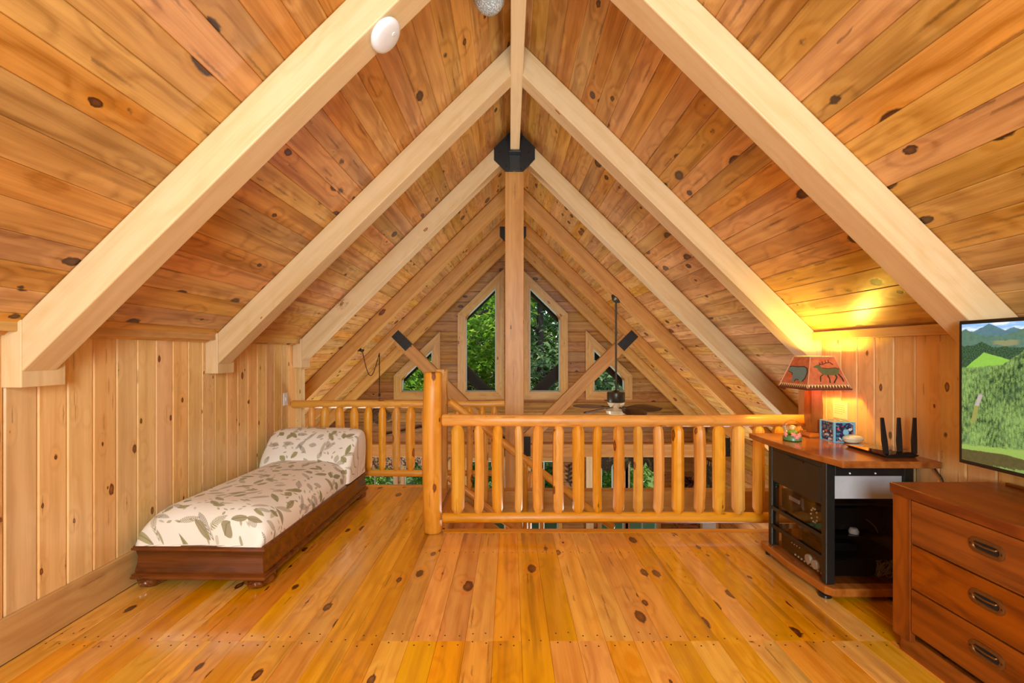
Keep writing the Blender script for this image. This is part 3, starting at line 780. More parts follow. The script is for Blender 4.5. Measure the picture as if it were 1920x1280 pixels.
tag(add('adapter_plug', MB().lathe([(.012, .335), (.024, .337), (.026, .352), (.018, .366), (.012, .368)], 16, T(1.93, 2.575, .0)), M_greyp, smooth=40), 'small pale adapter lying on the middle shelf behind the side glass', 'adapter')
tag(add('hanging_cord', MB().tube([(2.235, 2.45, .775), (2.24, 2.42, .74), (2.248, 2.39, .70), (2.252, 2.37, .655), (2.252, 2.38, .3)], .0045, 6), M_plastic, smooth=True), 'black cord hanging down the wall behind the cabinet top', 'cord')

# ------------------------------------------------------------------ table lamp with painted square shade
LX, LY = 2.068, 3.125
LM = T(LX, LY, ZT)
tl = thing('table_lamp', 'lit table lamp with a red painted shade showing a bear and an elk', 'lamp', LM)
b = MB()
def sqr(h, z): return [(-h, -h, z), (h, -h, z), (h, h, z), (-h, h, z)]
b.rings([sqr(.070, 0), sqr(.074, .005), sqr(.074, .012), sqr(.066, .018), sqr(.062, .021), sqr(.056, .030), sqr(.040, .034)])
add('base', b, M_cherry, tl, LM, smooth=30)
stm = [(.030, .034), (.034, .06), (.040, .11), (.042, .16), (.041, .22), (.036, .30), (.030, .36), (.012, .366)]
b = MB(); b.rings([[(z, u, v) for u, v, _ in sqr(r*.95, 0)] for r, z in stm])
f = LM @ frame((0, 0, 0), (0, 0, 1), (0, -1, 0)); add('stem', b, M_cherry, tl, f, smooth=40)
add('harp', MB().tube([(0, 0, .366), (0, 0, .50)], .004, 6), M_bronze, tl, LM)
M_bulb = plain('lit_bulb', (1, .8, .5), .4, emit=(1, .62, .18), es=30)
add('bulb', MB().ell((0, 0, .472), .022, .022, .034, 16, 10), M_bulb, tl, LM, smooth=True)
lamp('lamp_glow', 'POINT', (LX, LY, ZT+.500), (0, 0, 0), 24, (1, .74, .10), shadow_soft_size=.03)
d0 = math.atan2(-3.125, -2.068)       # towards the camera
ph = d0-math.radians(9)
def corner(k, R, z): a = ph+k*PI/2; return V((R*math.cos(a), R*math.sin(a), z))
Z0, Z1, R0, R1 = .330, .540, .208, .115
def shade_mat():
    n = N('shade_red'); tc = n.n('TexCoord').outputs['Object']
    k = n.noise(tc, 26, 4, .6)
    n.put(n.b.inputs['Base Color'], n.mix(n.smooth(k, .3, .7), c4((.50, .10, .035)), c4((.60, .19, .075)))); n.b.inputs['Roughness'].default_value = .6
    return n.m
M_shade = shade_mat(); M_lace = plain('shade_lacing', (.62, .33, .17), .6); M_tri = plain('cream_triangle', (.80, .60, .25), .6); M_rimd = plain('shade_rim_dark', (.13, .03, .015), .6)
M_elk = plain('elk_green', (.10, .12, .045), .6, var=60); M_elkl = plain('elk_outline', (.045, .02, .012), .6); M_bear = plain('bear_teal', (.15, .24, .235), .6, var=50)
for k in range(4):
    A, B = corner(k, R0, Z0), corner(k+1, R0, Z0); A1, B1 = corner(k, R1, Z1), corner(k+1, R1, Z1)
    nr = (B-A).cross(A1-A).normalized()
    if nr.dot(A) < 0: nr = -nr
    def fp(u, v, o=0.0): return (A+(B-A)*u)*(1-v)+(A1+(B1-A1)*u)*v+nr*o
    b = MB(); b.prism([fp(0, 0), fp(1, 0), fp(1, 1), fp(0, 1)], -nr*.003); add('shade_panel', b, M_shade, tl, LM)
    b = MB(); b.tube([fp(0, 0, .001), fp(0, 1, .001)], .0035, 6); add('lacing', b, M_lace, tl, LM)
    b = MB(); b.tube([fp(-.01, 1.0, .0), fp(1.01, 1.0, .0)], .006, 6); add('top_rim', b, M_lace, tl, LM)
    b = MB(); b.tube([fp(-.012, 0, .0), fp(1.012, 0, .0)], .0065, 6); add('bottom_rim', b, M_rimd, tl, LM)
    b = MB(); b.prism([fp(.0, .03, .0012), fp(1, .03, .0012), fp(1, .13, .0012), fp(0, .13, .0012)], -nr*.001); add('band', b, M_rimd, tl, LM)
    b = MB()
    for q in range(14):
        u0 = (q+.12)/14; u1 = (q+.88)/14
        b.prism([fp(u0, .125, .002), fp(u1, .125, .002), fp((u0+u1)/2, .035, .002)], -nr*.0006)
    tag(add('band_triangle', b, M_tri, tl, LM), kind='stuff')
    b = MB(); b.prism([fp(0, .125, .002), fp(1, .125, .002), fp(1, .145, .002), fp(0, .145, .002)], -nr*.0008); add('band_line', b, M_lace, tl, LM)
    isbear = k in (1, 3)
    # k=0: face turning right of the near corner, k=3: left; order u so that pictures read from outside
    flip = (B-A).dot(V((0, 0, 1)).cross(nr)) < 0
    def dp(x, y, o=.0016):
        if k in (3, 1): l = 520-(y-160)*.5; r_ = 852
        else: l = 855; r_ = 1340+(y-160)*.5625
        u = (x-l)/(r_-l); v = .13+.87*(1-(y-160)/640)
        return fp(1-u if flip else u, v, o)
    def flat(pts, mat, name, o=.0016):
        pts3 = [dp(x, y, o) for x, y in pts]
        b = MB(); b.v += pts3; b.f.append(list(range(len(pts3)))); b.mi.append(0)
        me_b = bmesh.new()
        vv = [me_b.verts.new(p) for p in pts3]; fc = me_b.faces.new(vv); bmesh.ops.triangulate(me_b, faces=[fc])
        ex = bmesh.ops.extrude_face_region(me_b, geom=me_b.faces[:]); 
        for g in ex['geom']:
            if isinstance(g, bmesh.types.BMVert): g.co -= nr*.001
        bmesh.ops.recalc_face_normals(me_b, faces=me_b.faces[:])
        me = bpy.data.meshes.new(name); me_b.to_mesh(me); me_b.free(); me.materials.append(mat)
        return link(name, me, tl, LM)
    def stroke(b, pts, w_, o=.0022):
        for (xa, ya), (xb_, yb2) in zip(pts, pts[1:]):
            dx, dy = xb_-xa, yb2-ya; L = math.hypot(dx, dy); px, py = -dy/L*w_, dx/L*w_
            b.prism([dp(xa+px, ya+py, o), dp(xb_+px, yb2+py, o), dp(xb_-px, yb2-py, o), dp(xa-px, ya-py, o)], -nr*.0008)
    if isbear:
        bear = [(385, 500), (430, 405), (470, 390), (600, 398), (750, 385), (808, 420), (825, 520), (790, 640), (725, 735), (640, 745), (640, 700), (570, 690), (545, 750), (465, 745), (500, 690), (490, 600), (482, 545), (392, 515)]
        flat(bear, M_bear, 'bear_motif')
        b = MB(); stroke(b, bear[1:9], 9); stroke(b, bear[10:13], 8); stroke(b, bear[-3:], 7); add('bear_outline', b, M_elkl, tl, LM)
    else:
        flat([(930, 390), (1000, 345), (1060, 345), (1110, 415), (1250, 432), (1380, 408), (1468, 440), (1475, 490), (1465, 565), (1380, 582), (1250, 578), (1150, 562), (1080, 500), (1020, 420), (960, 408)], M_elk, 'elk_motif')
        b = MB()
        for pts, w_ in (([(1145, 565), (1100, 610), (1110, 725)], 11), ([(1240, 575), (1290, 660), (1308, 755)], 12), ([(1400, 575), (1438, 625), (1388, 755)], 14), ([(1462, 555), (1540, 640), (1585, 725)], 13),
                        ([(1035, 345), (1130, 330), (1190, 300), (1255, 288), (1335, 340)], 8), ([(1075, 335), (1040, 290)], 6), ([(1125, 330), (1098, 262)], 6), ([(1182, 303), (1160, 240)], 6), ([(1240, 290), (1222, 230)], 6),
                        ([(1110, 412), (1250, 430), (1380, 408), (1470, 440)], 6)): stroke(b, pts, w_)
        add('elk_outline', b, M_elkl, tl, LM)

# ------------------------------------------------------------------ things on the cabinet top
GX, GY = 1.832, 2.975
GM = T(GX, GY, ZT)
sg = thing('snow_globe', 'small clear globe ornament with a figure and pink flowers on a green base', 'ornament', GM)
M_green = plain('glazed_green', (.10, .24, .08), .3, var=60); M_lime = plain('bright_green', (.25, .50, .04), .35); M_pink = plain('pink_petal', (.80, .30, .24), .4); M_peach = plain('peach_clay', (.80, .52, .28), .45)
add('base', MB().lathe([(.050, 0), (.056, .006), (.054, .025), (.046, .036), (.02, .038)], 28), M_green, sg, GM, smooth=50)
add('figure', MB().lathe([(.022, .036), (.030, .045), (.026, .062), (.012, .070)], 18), M_lime, sg, GM, smooth=60)
add('figure_head', MB().ell((0, 0, .082), .022, .020, .018, 16, 10), M_peach, sg, GM, smooth=True)
add('globe', MB().ell((0, 0, .082), .054, .054, .052, 28, 16), glass_mat('golden_glass', (1, .95, .80), .4), sg, GM, smooth=True)
ca, sa = math.cos(d0), math.sin(d0)
for a, z_ in ((-.75, .042), (.15, .045), (.8, .040), (.55, .028)):
    q = GM @ Matrix.Translation((.054*math.cos(d0+a), .054*math.sin(d0+a), z_))
    b = MB()
    m = 30; rs = []
    for r_, h in ((.002, .008), (.010, .006), (.016, .0), (.012, -.006), (.003, -.008)):
        rs.append([V((h, r_*(1+.22*math.cos(5*2*PI*i/m))*math.cos(2*PI*i/m), r_*(1+.22*math.cos(5*2*PI*i/m))*math.sin(2*PI*i/m))) for i in range(m)])
    b.rings(rs); add('flower', b, M_pink, sg, q @ Matrix.Rotation(d0+a, 4, 'Z'), smooth=60)

def boxpat():
    n = N('blue_pattern'); tc = n.n('TexCoord').outputs['Object']
    wob = n.vmath('ADD', n.vmath('MULTIPLY', tc, (1, 1, 1)), n.vmath('MULTIPLY', n.n('TexNoise').outputs['Color'], (.0, .0, .0)))
    vo = n.n('TexVoronoi', feature='F1'); n.l(wob, vo.inputs['Vector']); vo.inputs['Scale'].default_value = 85; vo.inputs['Randomness'].default_value = 1
    sp = n.n('SeparateColor'); n.l(vo.outputs['Color'], sp.inputs[0])
    rp = n.n('ValToRGB'); rp.color_ramp.interpolation = 'CONSTANT'; n.l(sp.outputs[0], rp.inputs[0]); e = rp.color_ramp.elements
    e[0].color = c4((.012, .012, .06)); e[1].position = .93; e[1].color = c4((.62, .10, .04))
    for p_, c_ in ((.34, (.05, .035, .13)), (.50, (.035, .24, .36)), (.64, (.015, .03, .10)), (.76, (.55, .66, .70)), (.84, (.07, .19, .26))): q = e.new(p_); q.color = c4(c_)
    n.l(rp.outputs[0], n.b.inputs['Base Color']); n.b.inputs['Roughness'].default_value = .3
    return n.m
bxm = T(2.12, 2.972, ZT)
pb = thing('patterned_box', 'small cube box with a dark blue and teal pattern beside the lamp foot', 'box', bxm)
hb = .0625
add('body', MB().box(-hb, hb, -hb, hb, 0, .127), boxpat(), pb, bxm, bevel=.002)
M_lblue = plain('light_blue_edge', (.20, .50, .66), .4)
for a, b_ in ((-1, -1), (1, -1), (-1, 1), (1, 1)): add('corner_strip', MB().box(a*hb-.006, a*hb+.006, b_*hb-.006, b_*hb+.006, 0, .1275), M_lblue, pb, bxm, bevel=.001)
for z_ in (0, .122):
    for a in (-1, 1):
        add('edge_strip', MB().box(-hb, hb, a*hb-.0025, a*hb+.0025, z_, z_+.006), M_lblue, pb, bxm); add('edge_strip', MB().box(a*hb-.0025, a*hb+.0025, -hb, hb, z_, z_+.006), M_lblue, pb, bxm)
add('name_patch', MB().lathe([(.019, 0), (.017, .002)], 12, Matrix.Translation((.012, -hb, .062)) @ Matrix.Rotation(PI/2, 4, 'X')), M_lblue, pb, bxm)

dm = T(2.158, 2.885, ZT)
td = thing('trinket_dish', 'cream oval dish with a domed lid between patterned box and router', 'dish', dm)
M_ivory = plain('ivory_ceramic', (.72, .62, .42), .3)
for nm, pr in (('bowl', [(.03, 0), (.045, .004), (.058, .016), (.062, .026), (.02, .026)]), ('lid', [(.063, .0275), (.060, .036), (.045, .047), (.02, .053), (.002, .054)])):
    b = MB(); b.lathe([(r, z) for r, z in pr], 28, Matrix.Diagonal((1, .72, 1, 1))); add(nm, b, M_ivory, td, dm, smooth=50)

rm = T(2.11, 2.615, ZT)
ro = thing('router', 'glossy black wireless router with three upright antennas on the cabinet', 'router', rm)
b = MB()
b.rings([[(-.080, -.145, .0), (.085, -.13, .0), (.085, .14, .0), (-.07, .15, .0)], [(-.092, -.152, .016), (.092, -.15, .016), (.092, .152, .016), (-.088, .157, .016)]])
add('underside', b, M_plastic, ro, rm)
b = MB(); b.rings([[(-.092, -.152, .016), (.092, -.15, .016), (.092, .152, .016), (-.088, .157, .016)], [(-.07, -.10, .034), (.03, -.155, .036), (.088, -.08, .034), (.05, .12, .022), (-.06, .14, .020)][:4]])
add('lid', b, M_gloss, ro, rm)
for x_, tip, tw_ in ((-.075, -.022, 0), (.0, -.006, .0), (.078, .002, 0)):
    q = rm @ Matrix.Translation((x_, -.135, .022))
    b = MB(); b.rings([[(-.013, -.004, 0), (.013, -.004, 0), (.013, .006, 0), (-.013, .006, 0)], [(-.017+tip*.3, -.004, .07), (.012+tip*.3, -.004, .07), (.012+tip*.3, .006, .07), (-.017+tip*.3, .006, .07)], [(-.009+tip, -.003, .195), (.008+tip, -.003, .195), (.008+tip, .005, .195), (-.009+tip, .005, .195)]])
    add('antenna', b, M_plastic, ro, q, bevel=.0015)

# wall plate behind the box, light switch on the other wall
wm = frame((WR-.0005, 3.135, .959), (0, -1, 0), (-1, 0, 0))
wpp = thing('note_card', 'cream card with faint printed lines on the plank wall behind the blue box', 'card', wm)
add('card', MB().box(-.068, .068, -.060, .060, 0, .006), M_cream, wpp, wm, bevel=.001)
b = MB()
for r_ in range(5):
    xx = -.05
    while xx < .045 - .02*(r_ == 4):
        L = rnd.uniform(.008, .018); b.box(xx, min(xx+L, .05), .030-.014*r_, .033-.014*r_, .006, .0064); xx += L+.006
tag(add('printed_line', b, M_ink, wpp, wm), kind='stuff')
sm_ = frame((WL+.0005, 4.50, .895), (0, 1, 0), (1, 0, 0))
sw = thing('light_switch', 'white light switch plate on the left plank wall near the daybed headrest', 'switch', sm_)
add('cover', MB().box(-.040, .040, -.062, .062, 0, .007), M_white, sw, sm_, bevel=.002)
add('toggle', MB().box(-.009, .009, -.018, .018, .007, .012), M_white, sw, sm_, bevel=.002)

# ------------------------------------------------------------------ dresser
DX, DY0, DY1 = 1.752, 1.23, 2.10
dr = thing('dresser', 'red-brown wooden chest of drawers with recessed brass pulls near the camera', 'dresser', T(1.99, 1.66, 0))
f = frame((1.99, DY0, .735), (0, 1, 0), (0, 0, 1)); add('top', MB().box(0, DY1+.006-DY0, -.247, .250, -.024, .023), M_dress, dr, f, bevel=.006)
f = frame((2.22, DY0, .77), (0, 1, 0), (0, 0, 1)); add('back_lip', MB().box(0, DY1-DY0-.05, -.008, .008, -.012, .0), M_dress, dr, f, bevel=.003)
f = frame((1.99, DY1-.012, .09), (0, 0, 1), (0, 1, 0)); add('side_panel', MB().box(0, .620, -.235, .235, -.010, .010), M_dress, dr, f, bevel=.002)
f = frame((1.99, DY0+.012, .09), (0, 0, 1), (0, -1, 0)); add('side_panel', MB().box(0, .620, -.235, .235, -.010, .010), M_dress, dr, f, bevel=.002)
for yy in (DY1-.047, DY0+.047):
    f = frame((DX+.011, yy, .08), (0, 0, 1), (-1, 0, 0)); add('stile', MB().box(0, .630, -.046, .046, -.012, .012), M_dress, dr, f, bevel=.003)
f = frame((DX+.04, DY0+.02, .045), (0, 1, 0), (-1, 0, 0)); add('plinth', MB().box(0, DY1-DY0-.03, -.045, .045, -.012, .012), M_dress, dr, f, bevel=.002)
f = frame((2.0, DY1-.04, .045), (1, 0, 0), (0, 1, 0)); add('plinth', MB().box(-.20, .22, -.045, .045, -.012, .012), M_dress, dr, f, bevel=.002)
add('back_board', MB().box(2.205, 2.222, DY0+.02, DY1-.02, .06, .70), M_dress, dr)
M_brass = plain('worn_brass', (.20, .095, .03), .34, metal=.75, var=60)
ya, yb2 = DY0+.096, DY1-.096
for z0, z1 in ((.517, .707), (.323, .513), (.130, .319)):
    L = yb2-ya; f = frame((DX, ya, (z0+z1)/2), (0, 1, 0), (-1, 0, 0)); h = (z1-z0)/2-.001
    hy, hz = 1.685-ya, .018
    dw = add('drawer', MB().box(0, L, -h, h, -.40, -.0), M_dress, dr, f, bevel=.003)
    sy = 1 if (f.to_3x3() @ V((0, 1, 0))).z > 0 else -1
    hm = f @ Matrix.Translation((hy, sy*hz, 0))
    def stad(w_, h_, z, n=20):
        r = h_
        o = []
        for i in range(n):
            a = 2*PI*i/n; o.append((math.copysign(w_-r, math.cos(a))+r*math.cos(a) if abs(math.cos(a)) > 1e-9 else 0, r*math.sin(a), z))
        return o
    hd = add('handle', MB().rings([stad(.064, .029, 0), stad(.064, .029, .003), stad(.058, .024, .0055), stad(.048, .016, .005), stad(.045, .013, .0015), stad(.045, .013, .0008)], cap=(True, True)), M_brass, dw, hm, smooth=30)
    # the pull bar over a near-black plate that paints the handle's hollow in shade
    add('recess_shade', MB().rings([stad(.044, .0125, .0015), stad(.044, .0125, .0022)]), M_dark, dw, hm)
    add('pull', MB().tube([(-.040, sy*.009, .003), (-.036, sy*.006, .008), (0, sy*.004, .010), (.036, sy*.006, .008), (.040, sy*.009, .003)], .004, 8), M_brass, dw, hm, smooth=True)
    for u in (-.056, .056): add('screw', MB().lathe([(.004, .0035), (.0035, .0065)], 8, Matrix.Translation((u, 0, 0))), M_bronze, dw, hm)

# ------------------------------------------------------------------ television
TX, TY0, TY1, TZ0, TZ1 = 1.950, .92, 1.992, .875, 1.487
tv = thing('television', 'flat television on the right wall showing a green mountain valley', 'television', T(TX, 1.45, 1.18))
add('bezel', MB().box(TX, TX+.034, TY0, TY1, TZ0, TZ1), M_plastic, tv, bevel=.003)
add('rear_cover', MB().box(TX+.034, TX+.05, TY0+.2, TY1-.2, TZ0+.08, TZ1-.2), M_plastic, tv)
add('wall_mount', MB().box(TX+.05, WR, 1.36, 1.52, 1.05, 1.25), M_blackmetal, tv)
def screen_mat(Wd, Hd):
    n = N('screen_picture'); uv = n.n('UVMap').outputs[0]; sx = n.n('SeparateXYZ'); n.l(uv, sx.inputs[0]); x, y = sx.outputs[0], sx.outputs[1]   # metres from the top left, y down
    L = lambda px_: px_
    def fx(v): return n.math('ADD', v, 0)
    n1 = n.noise(uv, 16, 3, .6); n2 = n.noise(uv, 60, 4, .7)
    vs_ = n.noise(n.vmath('MULTIPLY', uv, (150, 48, 1)), 1, 3, .6)
    vo = n.n('TexVoronoi', voronoi_dimensions='2D'); n.l(n.vmath('MULTIPLY', uv, (95, 42, 1)), vo.inputs['Vector']); vo.inputs['Scale'].default_value = 1
    n3 = n.noise(uv, 210, 3, .6); n0 = n.noise(uv, 6, 3, .55)
    crest = n.math('ADD', n.math('MULTIPLY_ADD', n2, .016, -.008), n.math('MULTIPLY_ADD', n3, .008, -.004))
    rough = n.math('ADD', n.math('MULTIPLY_ADD', n1, .022, -.011), n.math('MULTIPLY', crest, .6))
    tri = lambda xc, top, sl: n.math('MULTIPLY_ADD', n.math('ABSOLUTE', n.math('SUBTRACT', x, xc)), sl, top)
    def layer(col, edge, c, soft=.002):
        f = n.smooth(n.math('SUBTRACT', y, edge), -soft, soft); return n.mix(f, col, c)
    def bandm(v, c, h, s): return n.smooth(n.math('ABSOLUTE', n.math('SUBTRACT', v, c)), h+s, h)
    cl = n.smooth(n.noise(n.vmath('MULTIPLY', uv, (10, 45, 1)), 1, 3, .5), .42, .62)
    col = n.mix(cl, c4((.28, .50, .84)), c4((.88, .92, .97)))
    pk = n.math('ADD', n.math('MINIMUM', tri(.112, .002, .50), tri(.205, .020, .42)), n.math('MULTIPLY', rough, .6))
    col = layer(col, pk, n.mix(n2, c4((.055, .14, .17)), c4((.13, .24, .26))))
    h1 = n.math('ADD', n.math('MINIMUM', tri(.015, .022, .40), n.math('MINIMUM', tri(.27, .018, .34), tri(.14, .052, .05))), rough)
    col = layer(col, h1, n.mix(n2, c4((.035, .10, .085)), c4((.16, .27, .17))))
    tm = n.math('MULTIPLY', bandm(n.math('ADD', y, rough), .082, .007, .006), bandm(x, .175, .03, .03))
    col = n.mix(n.math('MULTIPLY', tm, .65), col, c4((.34, .29, .12)))
    # dark woods in front of the hills, rising to the right
    f0 = n.math('ADD', n.math('MINIMUM', tri(.085, .078, .45), n.math('MULTIPLY_ADD', x, .05, .090)), rough)
    far_ = n.mix(n.smooth(n3, .38, .66), c4((.012, .045, .026)), c4((.07, .14, .055)))
    col = layer(col, f0, far_)
    # meadow
    md = n.math('ADD', n.math('MAXIMUM', n.math('MULTIPLY_ADD', x, -.85, .198), n.math('MULTIPLY_ADD', x, .30, .092)), n.math('MULTIPLY', rough, .6))
    col = layer(col, md, n.mix(n2, c4((.18, .42, .035)), c4((.34, .58, .10))))
    # the big forest
    side = n.math('MULTIPLY_ADD', n.math('ADD', n1, vs_), .5, 0)
    tre = n.math('ADD', n.math('MULTIPLY', vo.outputs['Distance'], .30), n.math('ADD', n.math('MULTIPLY', vs_, .75), n.math('MULTIPLY', n3, .55)))
    tre = n.math('ADD', tre, n.math('MULTIPLY_ADD', n0, -.9, .45))
    fo = n.mix(n.smooth(tre, .50, 1.12), c4((.27, .42, .11)), c4((.008, .032, .014)))
    fo = n.mix(n.math('MULTIPLY', n.smooth(n1, .45, .7), .4), fo, n.mix(n3, c4((.03, .08, .035)), c4((.12, .22, .10))))
    f1 = n.math('ADD', n.math('MAXIMUM', n.math('MULTIPLY_ADD', x, -.62, .245), n.math('MINIMUM', n.math('MULTIPLY_ADD', x, .0, .158), n.math('MULTIPLY_ADD', x, -.55, .215))), n.math('MULTIPLY', crest, 1.6))
    f1 = n.math('MINIMUM', n.math('MULTIPLY_ADD', x, -.10, .186), n.math('MULTIPLY_ADD', x, -.75, .292)); f1 = n.math('ADD', f1, n.math('MULTIPLY', crest, 1.6))
    col = layer(col, f1, fo)
    ln = n.math('ADD', n.math('SUBTRACT', x, .066), n.math('MULTIPLY', n.math('SUBTRACT', y, .34), .26))
    ln = n.math('ADD', ln, rough)
    gap = n.math('MULTIPLY', n.smooth(n.math('ABSOLUTE', ln), .012, .006), n.math('MULTIPLY', n.smooth(y, .285, .30), n.smooth(y, .43, .40)))
    col = n.mix(gap, col, n.mix(n.smooth(n.math('ADD', y, crest), .34, .345), n.mix(n3, c4((.30, .24, .20)), c4((.62, .52, .46))), n.mix(n3, c4((.20, .20, .05)), c4((.40, .37, .10)))))
    gr = n.math('ADD', n.math('MULTIPLY_ADD', x, -.10, .515), n.math('MULTIPLY', crest, 1.4))
    col = layer(col, gr, n.mix(n3, c4((.16, .30, .05)), c4((.40, .52, .12))), .004)
    pd = n.math('ADD', tri(.17, .522, .07), n.math('MULTIPLY', crest, .4))
    col = layer(col, pd, n.mix(n2, c4((.05, .048, .018)), c4((.14, .11, .035))))
    g2 = n.math('ADD', n.math('MULTIPLY_ADD', x, -.14, .600), n.math('MULTIPLY', crest, 3))
    col = layer(col, g2, n.mix(n3, c4((.08, .18, .03)), c4((.34, .46, .14))))
    n.b.inputs['Base Color'].default_value = (0, 0, 0, 1); n.l(col, n.b.inputs['Emission Color']); n.b.inputs['Emission Strength'].default_value = 1.0
    n.b.inputs['Roughness'].default_value = .25; n.b.inputs['Specular IOR Level'].default_value = .3
    return n.m
b = MB(); by, bz = .014, .016
pv = [(TX-.001, TY1-by, TZ1-bz), (TX-.001, TY0+by, TZ1-bz), (TX-.001, TY0+by, TZ0+bz), (TX-.001, TY1-by, TZ0+bz)]
b.v = [V(p) for p in pv]; b.f = [[3, 2, 1, 0]]; b.mi = [0]
uvs = [((TY1-by)-p[1], (TZ1-bz)-p[2]) for p in pv]
add('screen', b, screen_mat(TY1-TY0, TZ1-TZ0), tv, uv=uvs, recalc=False)
# ------------------------------------------------------------------ things fixed to the roof
sdm = frame((PX(718, 2.062), 2.062, zbot(PX(718, 2.062))-.001), (cs, 0, sn), (sn, 0, -cs))
sdt = thing('smoke_detector', 'round white smoke detector on the underside of the left rafter', 'smoke detector', sdm)
add('base', MB().lathe([(.070, 0), (.070, .010)], 32), M_white, sdt, sdm, smooth=40)
add('cover', MB().lathe([(.079, .010), (.080, .022), (.074, .032), (.060, .037), (.02, .039), (.001, .039)], 36), M_white, sdt, sdm, smooth=50)
add('test_button', MB().lathe([(.010, .038), (.009, .041)], 12, Matrix.Translation((.03, 0, 0))), M_white, sdt, sdm)
lx, ly = -.118, 2.62
clm = Matrix.Translation((lx, ly, 0))
cl = thing('ceiling_light', 'ribbed white glass dome light at the top edge beside the ridge', 'light', clm)
zc_ = zceil(lx)
add('canopy', MB().lathe([(.075, zc_-.090), (.075, zc_+.04)], 28), M_white, cl, clm, smooth=40)
nr_ = N('ribbed_glass'); tc = nr_.n('TexCoord').outputs['Object']
vr = nr_.n('TexVoronoi'); nr_.l(tc, vr.inputs['Vector']); vr.inputs['Scale'].default_value = 120
nr_.put(nr_.b.inputs['Base Color'], nr_.mix(nr_.smooth(vr.outputs['Distance'], .2, .6), c4((.66, .74, .78)), c4((.30, .34, .36)))); nr_.b.inputs['Roughness'].default_value = .2
bp = nr_.n('Bump'); bp.inputs['Strength'].default_value = .6; bp.inputs['Distance'].default_value = .004; nr_.l(vr.outputs['Distance'], bp.inputs['Height']); nr_.l(bp.outputs[0], nr_.b.inputs['Normal'])
M_ribbed = nr_.m
b = MB(); rs = []
for j in range(22):
    a = PI/2*j/21; r = .086*math.cos(a)*(1+.02*math.sin(j*3.14)) ; rs.append([(max(r, .001)*math.cos(2*PI*i/40)*(1+.012*(i % 2)), max(r, .001)*math.sin(2*PI*i/40)*(1+.012*(i % 2)), zc_-.090-.083*math.sin(a)) for i in range(40)])
b.rings(rs); add('dome', b, M_ribbed, cl, clm)

# ------------------------------------------------------------------ ceiling fan
fx_, fy_ = PX(1155, 6.065), 6.065
FM = Matrix.Translation((fx_, fy_, 0))
fan = thing('ceiling_fan', 'brown ceiling fan with leaf-shaped blades hanging on a long rod', 'fan', FM)
zr = zbot(fx_); fm = frame((fx_, fy_, zr-.001), (cs, 0, -sn), (-sn, 0, -cs))
add('canopy', MB().lathe([(.075, 0), (.075, .012), (.05, .03), (.02, .05)], 24), M_fanbody, fan, fm, smooth=40)
add('rod', MB().tube([(0, 0, zr-.03), (0, 0, PZ(736, fy_))], .013, 10), M_fanbody, fan, FM, smooth=40)
z1, z0 = PZ(735, fy_), PZ(753, fy_)
add('motor', MB().lathe([(.02, z1+.03), (.05, z1+.01), (.113, z1), (.117, z1-.01), (.117, z0+.01), (.110, z0)][::-1], 32), M_fanbody, fan, FM, smooth=40)
zb_ = PZ(757, fy_)
add('hub', MB().lathe([(.118, z0-.004), (.10, zb_-.01), (.075, zb_-.045), (.105, zb_-.07), (.135, zb_-.085), (.125, zb_-.125), (.05, zb_-.15)][::-1], 32), M_creamglass, fan, FM, smooth=40)
for k in range(5):
    a = math.radians(2+72*k)
    bm_ = FM @ Matrix.Translation((0, 0, zb_-.035)) @ Matrix.Rotation(a, 4, 'Z') @ Matrix.Rotation(math.radians(20), 4, 'X') @ Matrix.Rotation(math.radians(3), 4, 'Y')
    add('blade_arm', MB().box(.07, .20, -.014, .014, -.006, .004), M_fanbody, fan, bm_, bevel=.003)
    st_ = [(.16, .02), (.20, .05), (.28, .088), (.38, .105), (.48, .095), (.56, .065), (.61, .03), (.625, .004)]
    b = MB(); b.rings([[(u, -w_, 0), (u, -w_*.5, .008), (u, 0, .012), (u, w_*.5, .008), (u, w_, 0), (u, w_, -.005), (u, 0, .006), (u, -w_, -.005)] for u, w_ in st_])
    add('blade', b, M_brownfan, fan, bm_, smooth=30)

# cord with hook on the fourth rafter, left
hx = PX(676, DR[3]+TH/2); hy = DR[3]+TH/2; hz = zbot(hx)
hc = thing('hook_cord', 'dark hook with loops of thin cord hanging from a rafter above the far railing', 'cord', T(hx, hy, hz))
add('hook', MB().tube([(hx, hy, hz), (hx, hy, hz-.03), (hx+.03, hy-.01, hz-.05), (hx+.05, hy-.01, hz-.02), (hx-.06, hy-.02, hz-.03), (hx-.09, hy-.02, hz-.055)], .012, 7), M_bronze, hc, smooth=True)
add('cord', MB().tube([(hx+.01, hy, hz-.03)]+[(hx+.03+.22*t, hy, hz-.06-.34*math.sin(PI*t)*(1-.25*t)) for t in [k/14 for k in range(15)]]+[(hx+.25, hy, hz-.7), (hx+.25, hy, hz-.85)], .006, 6), M_bronze, hc, smooth=True)
add('bead', MB().ell((hx+.25, hy, hz-.62), .018, .018, .03, 10, 7), M_bronze, hc, smooth=True)

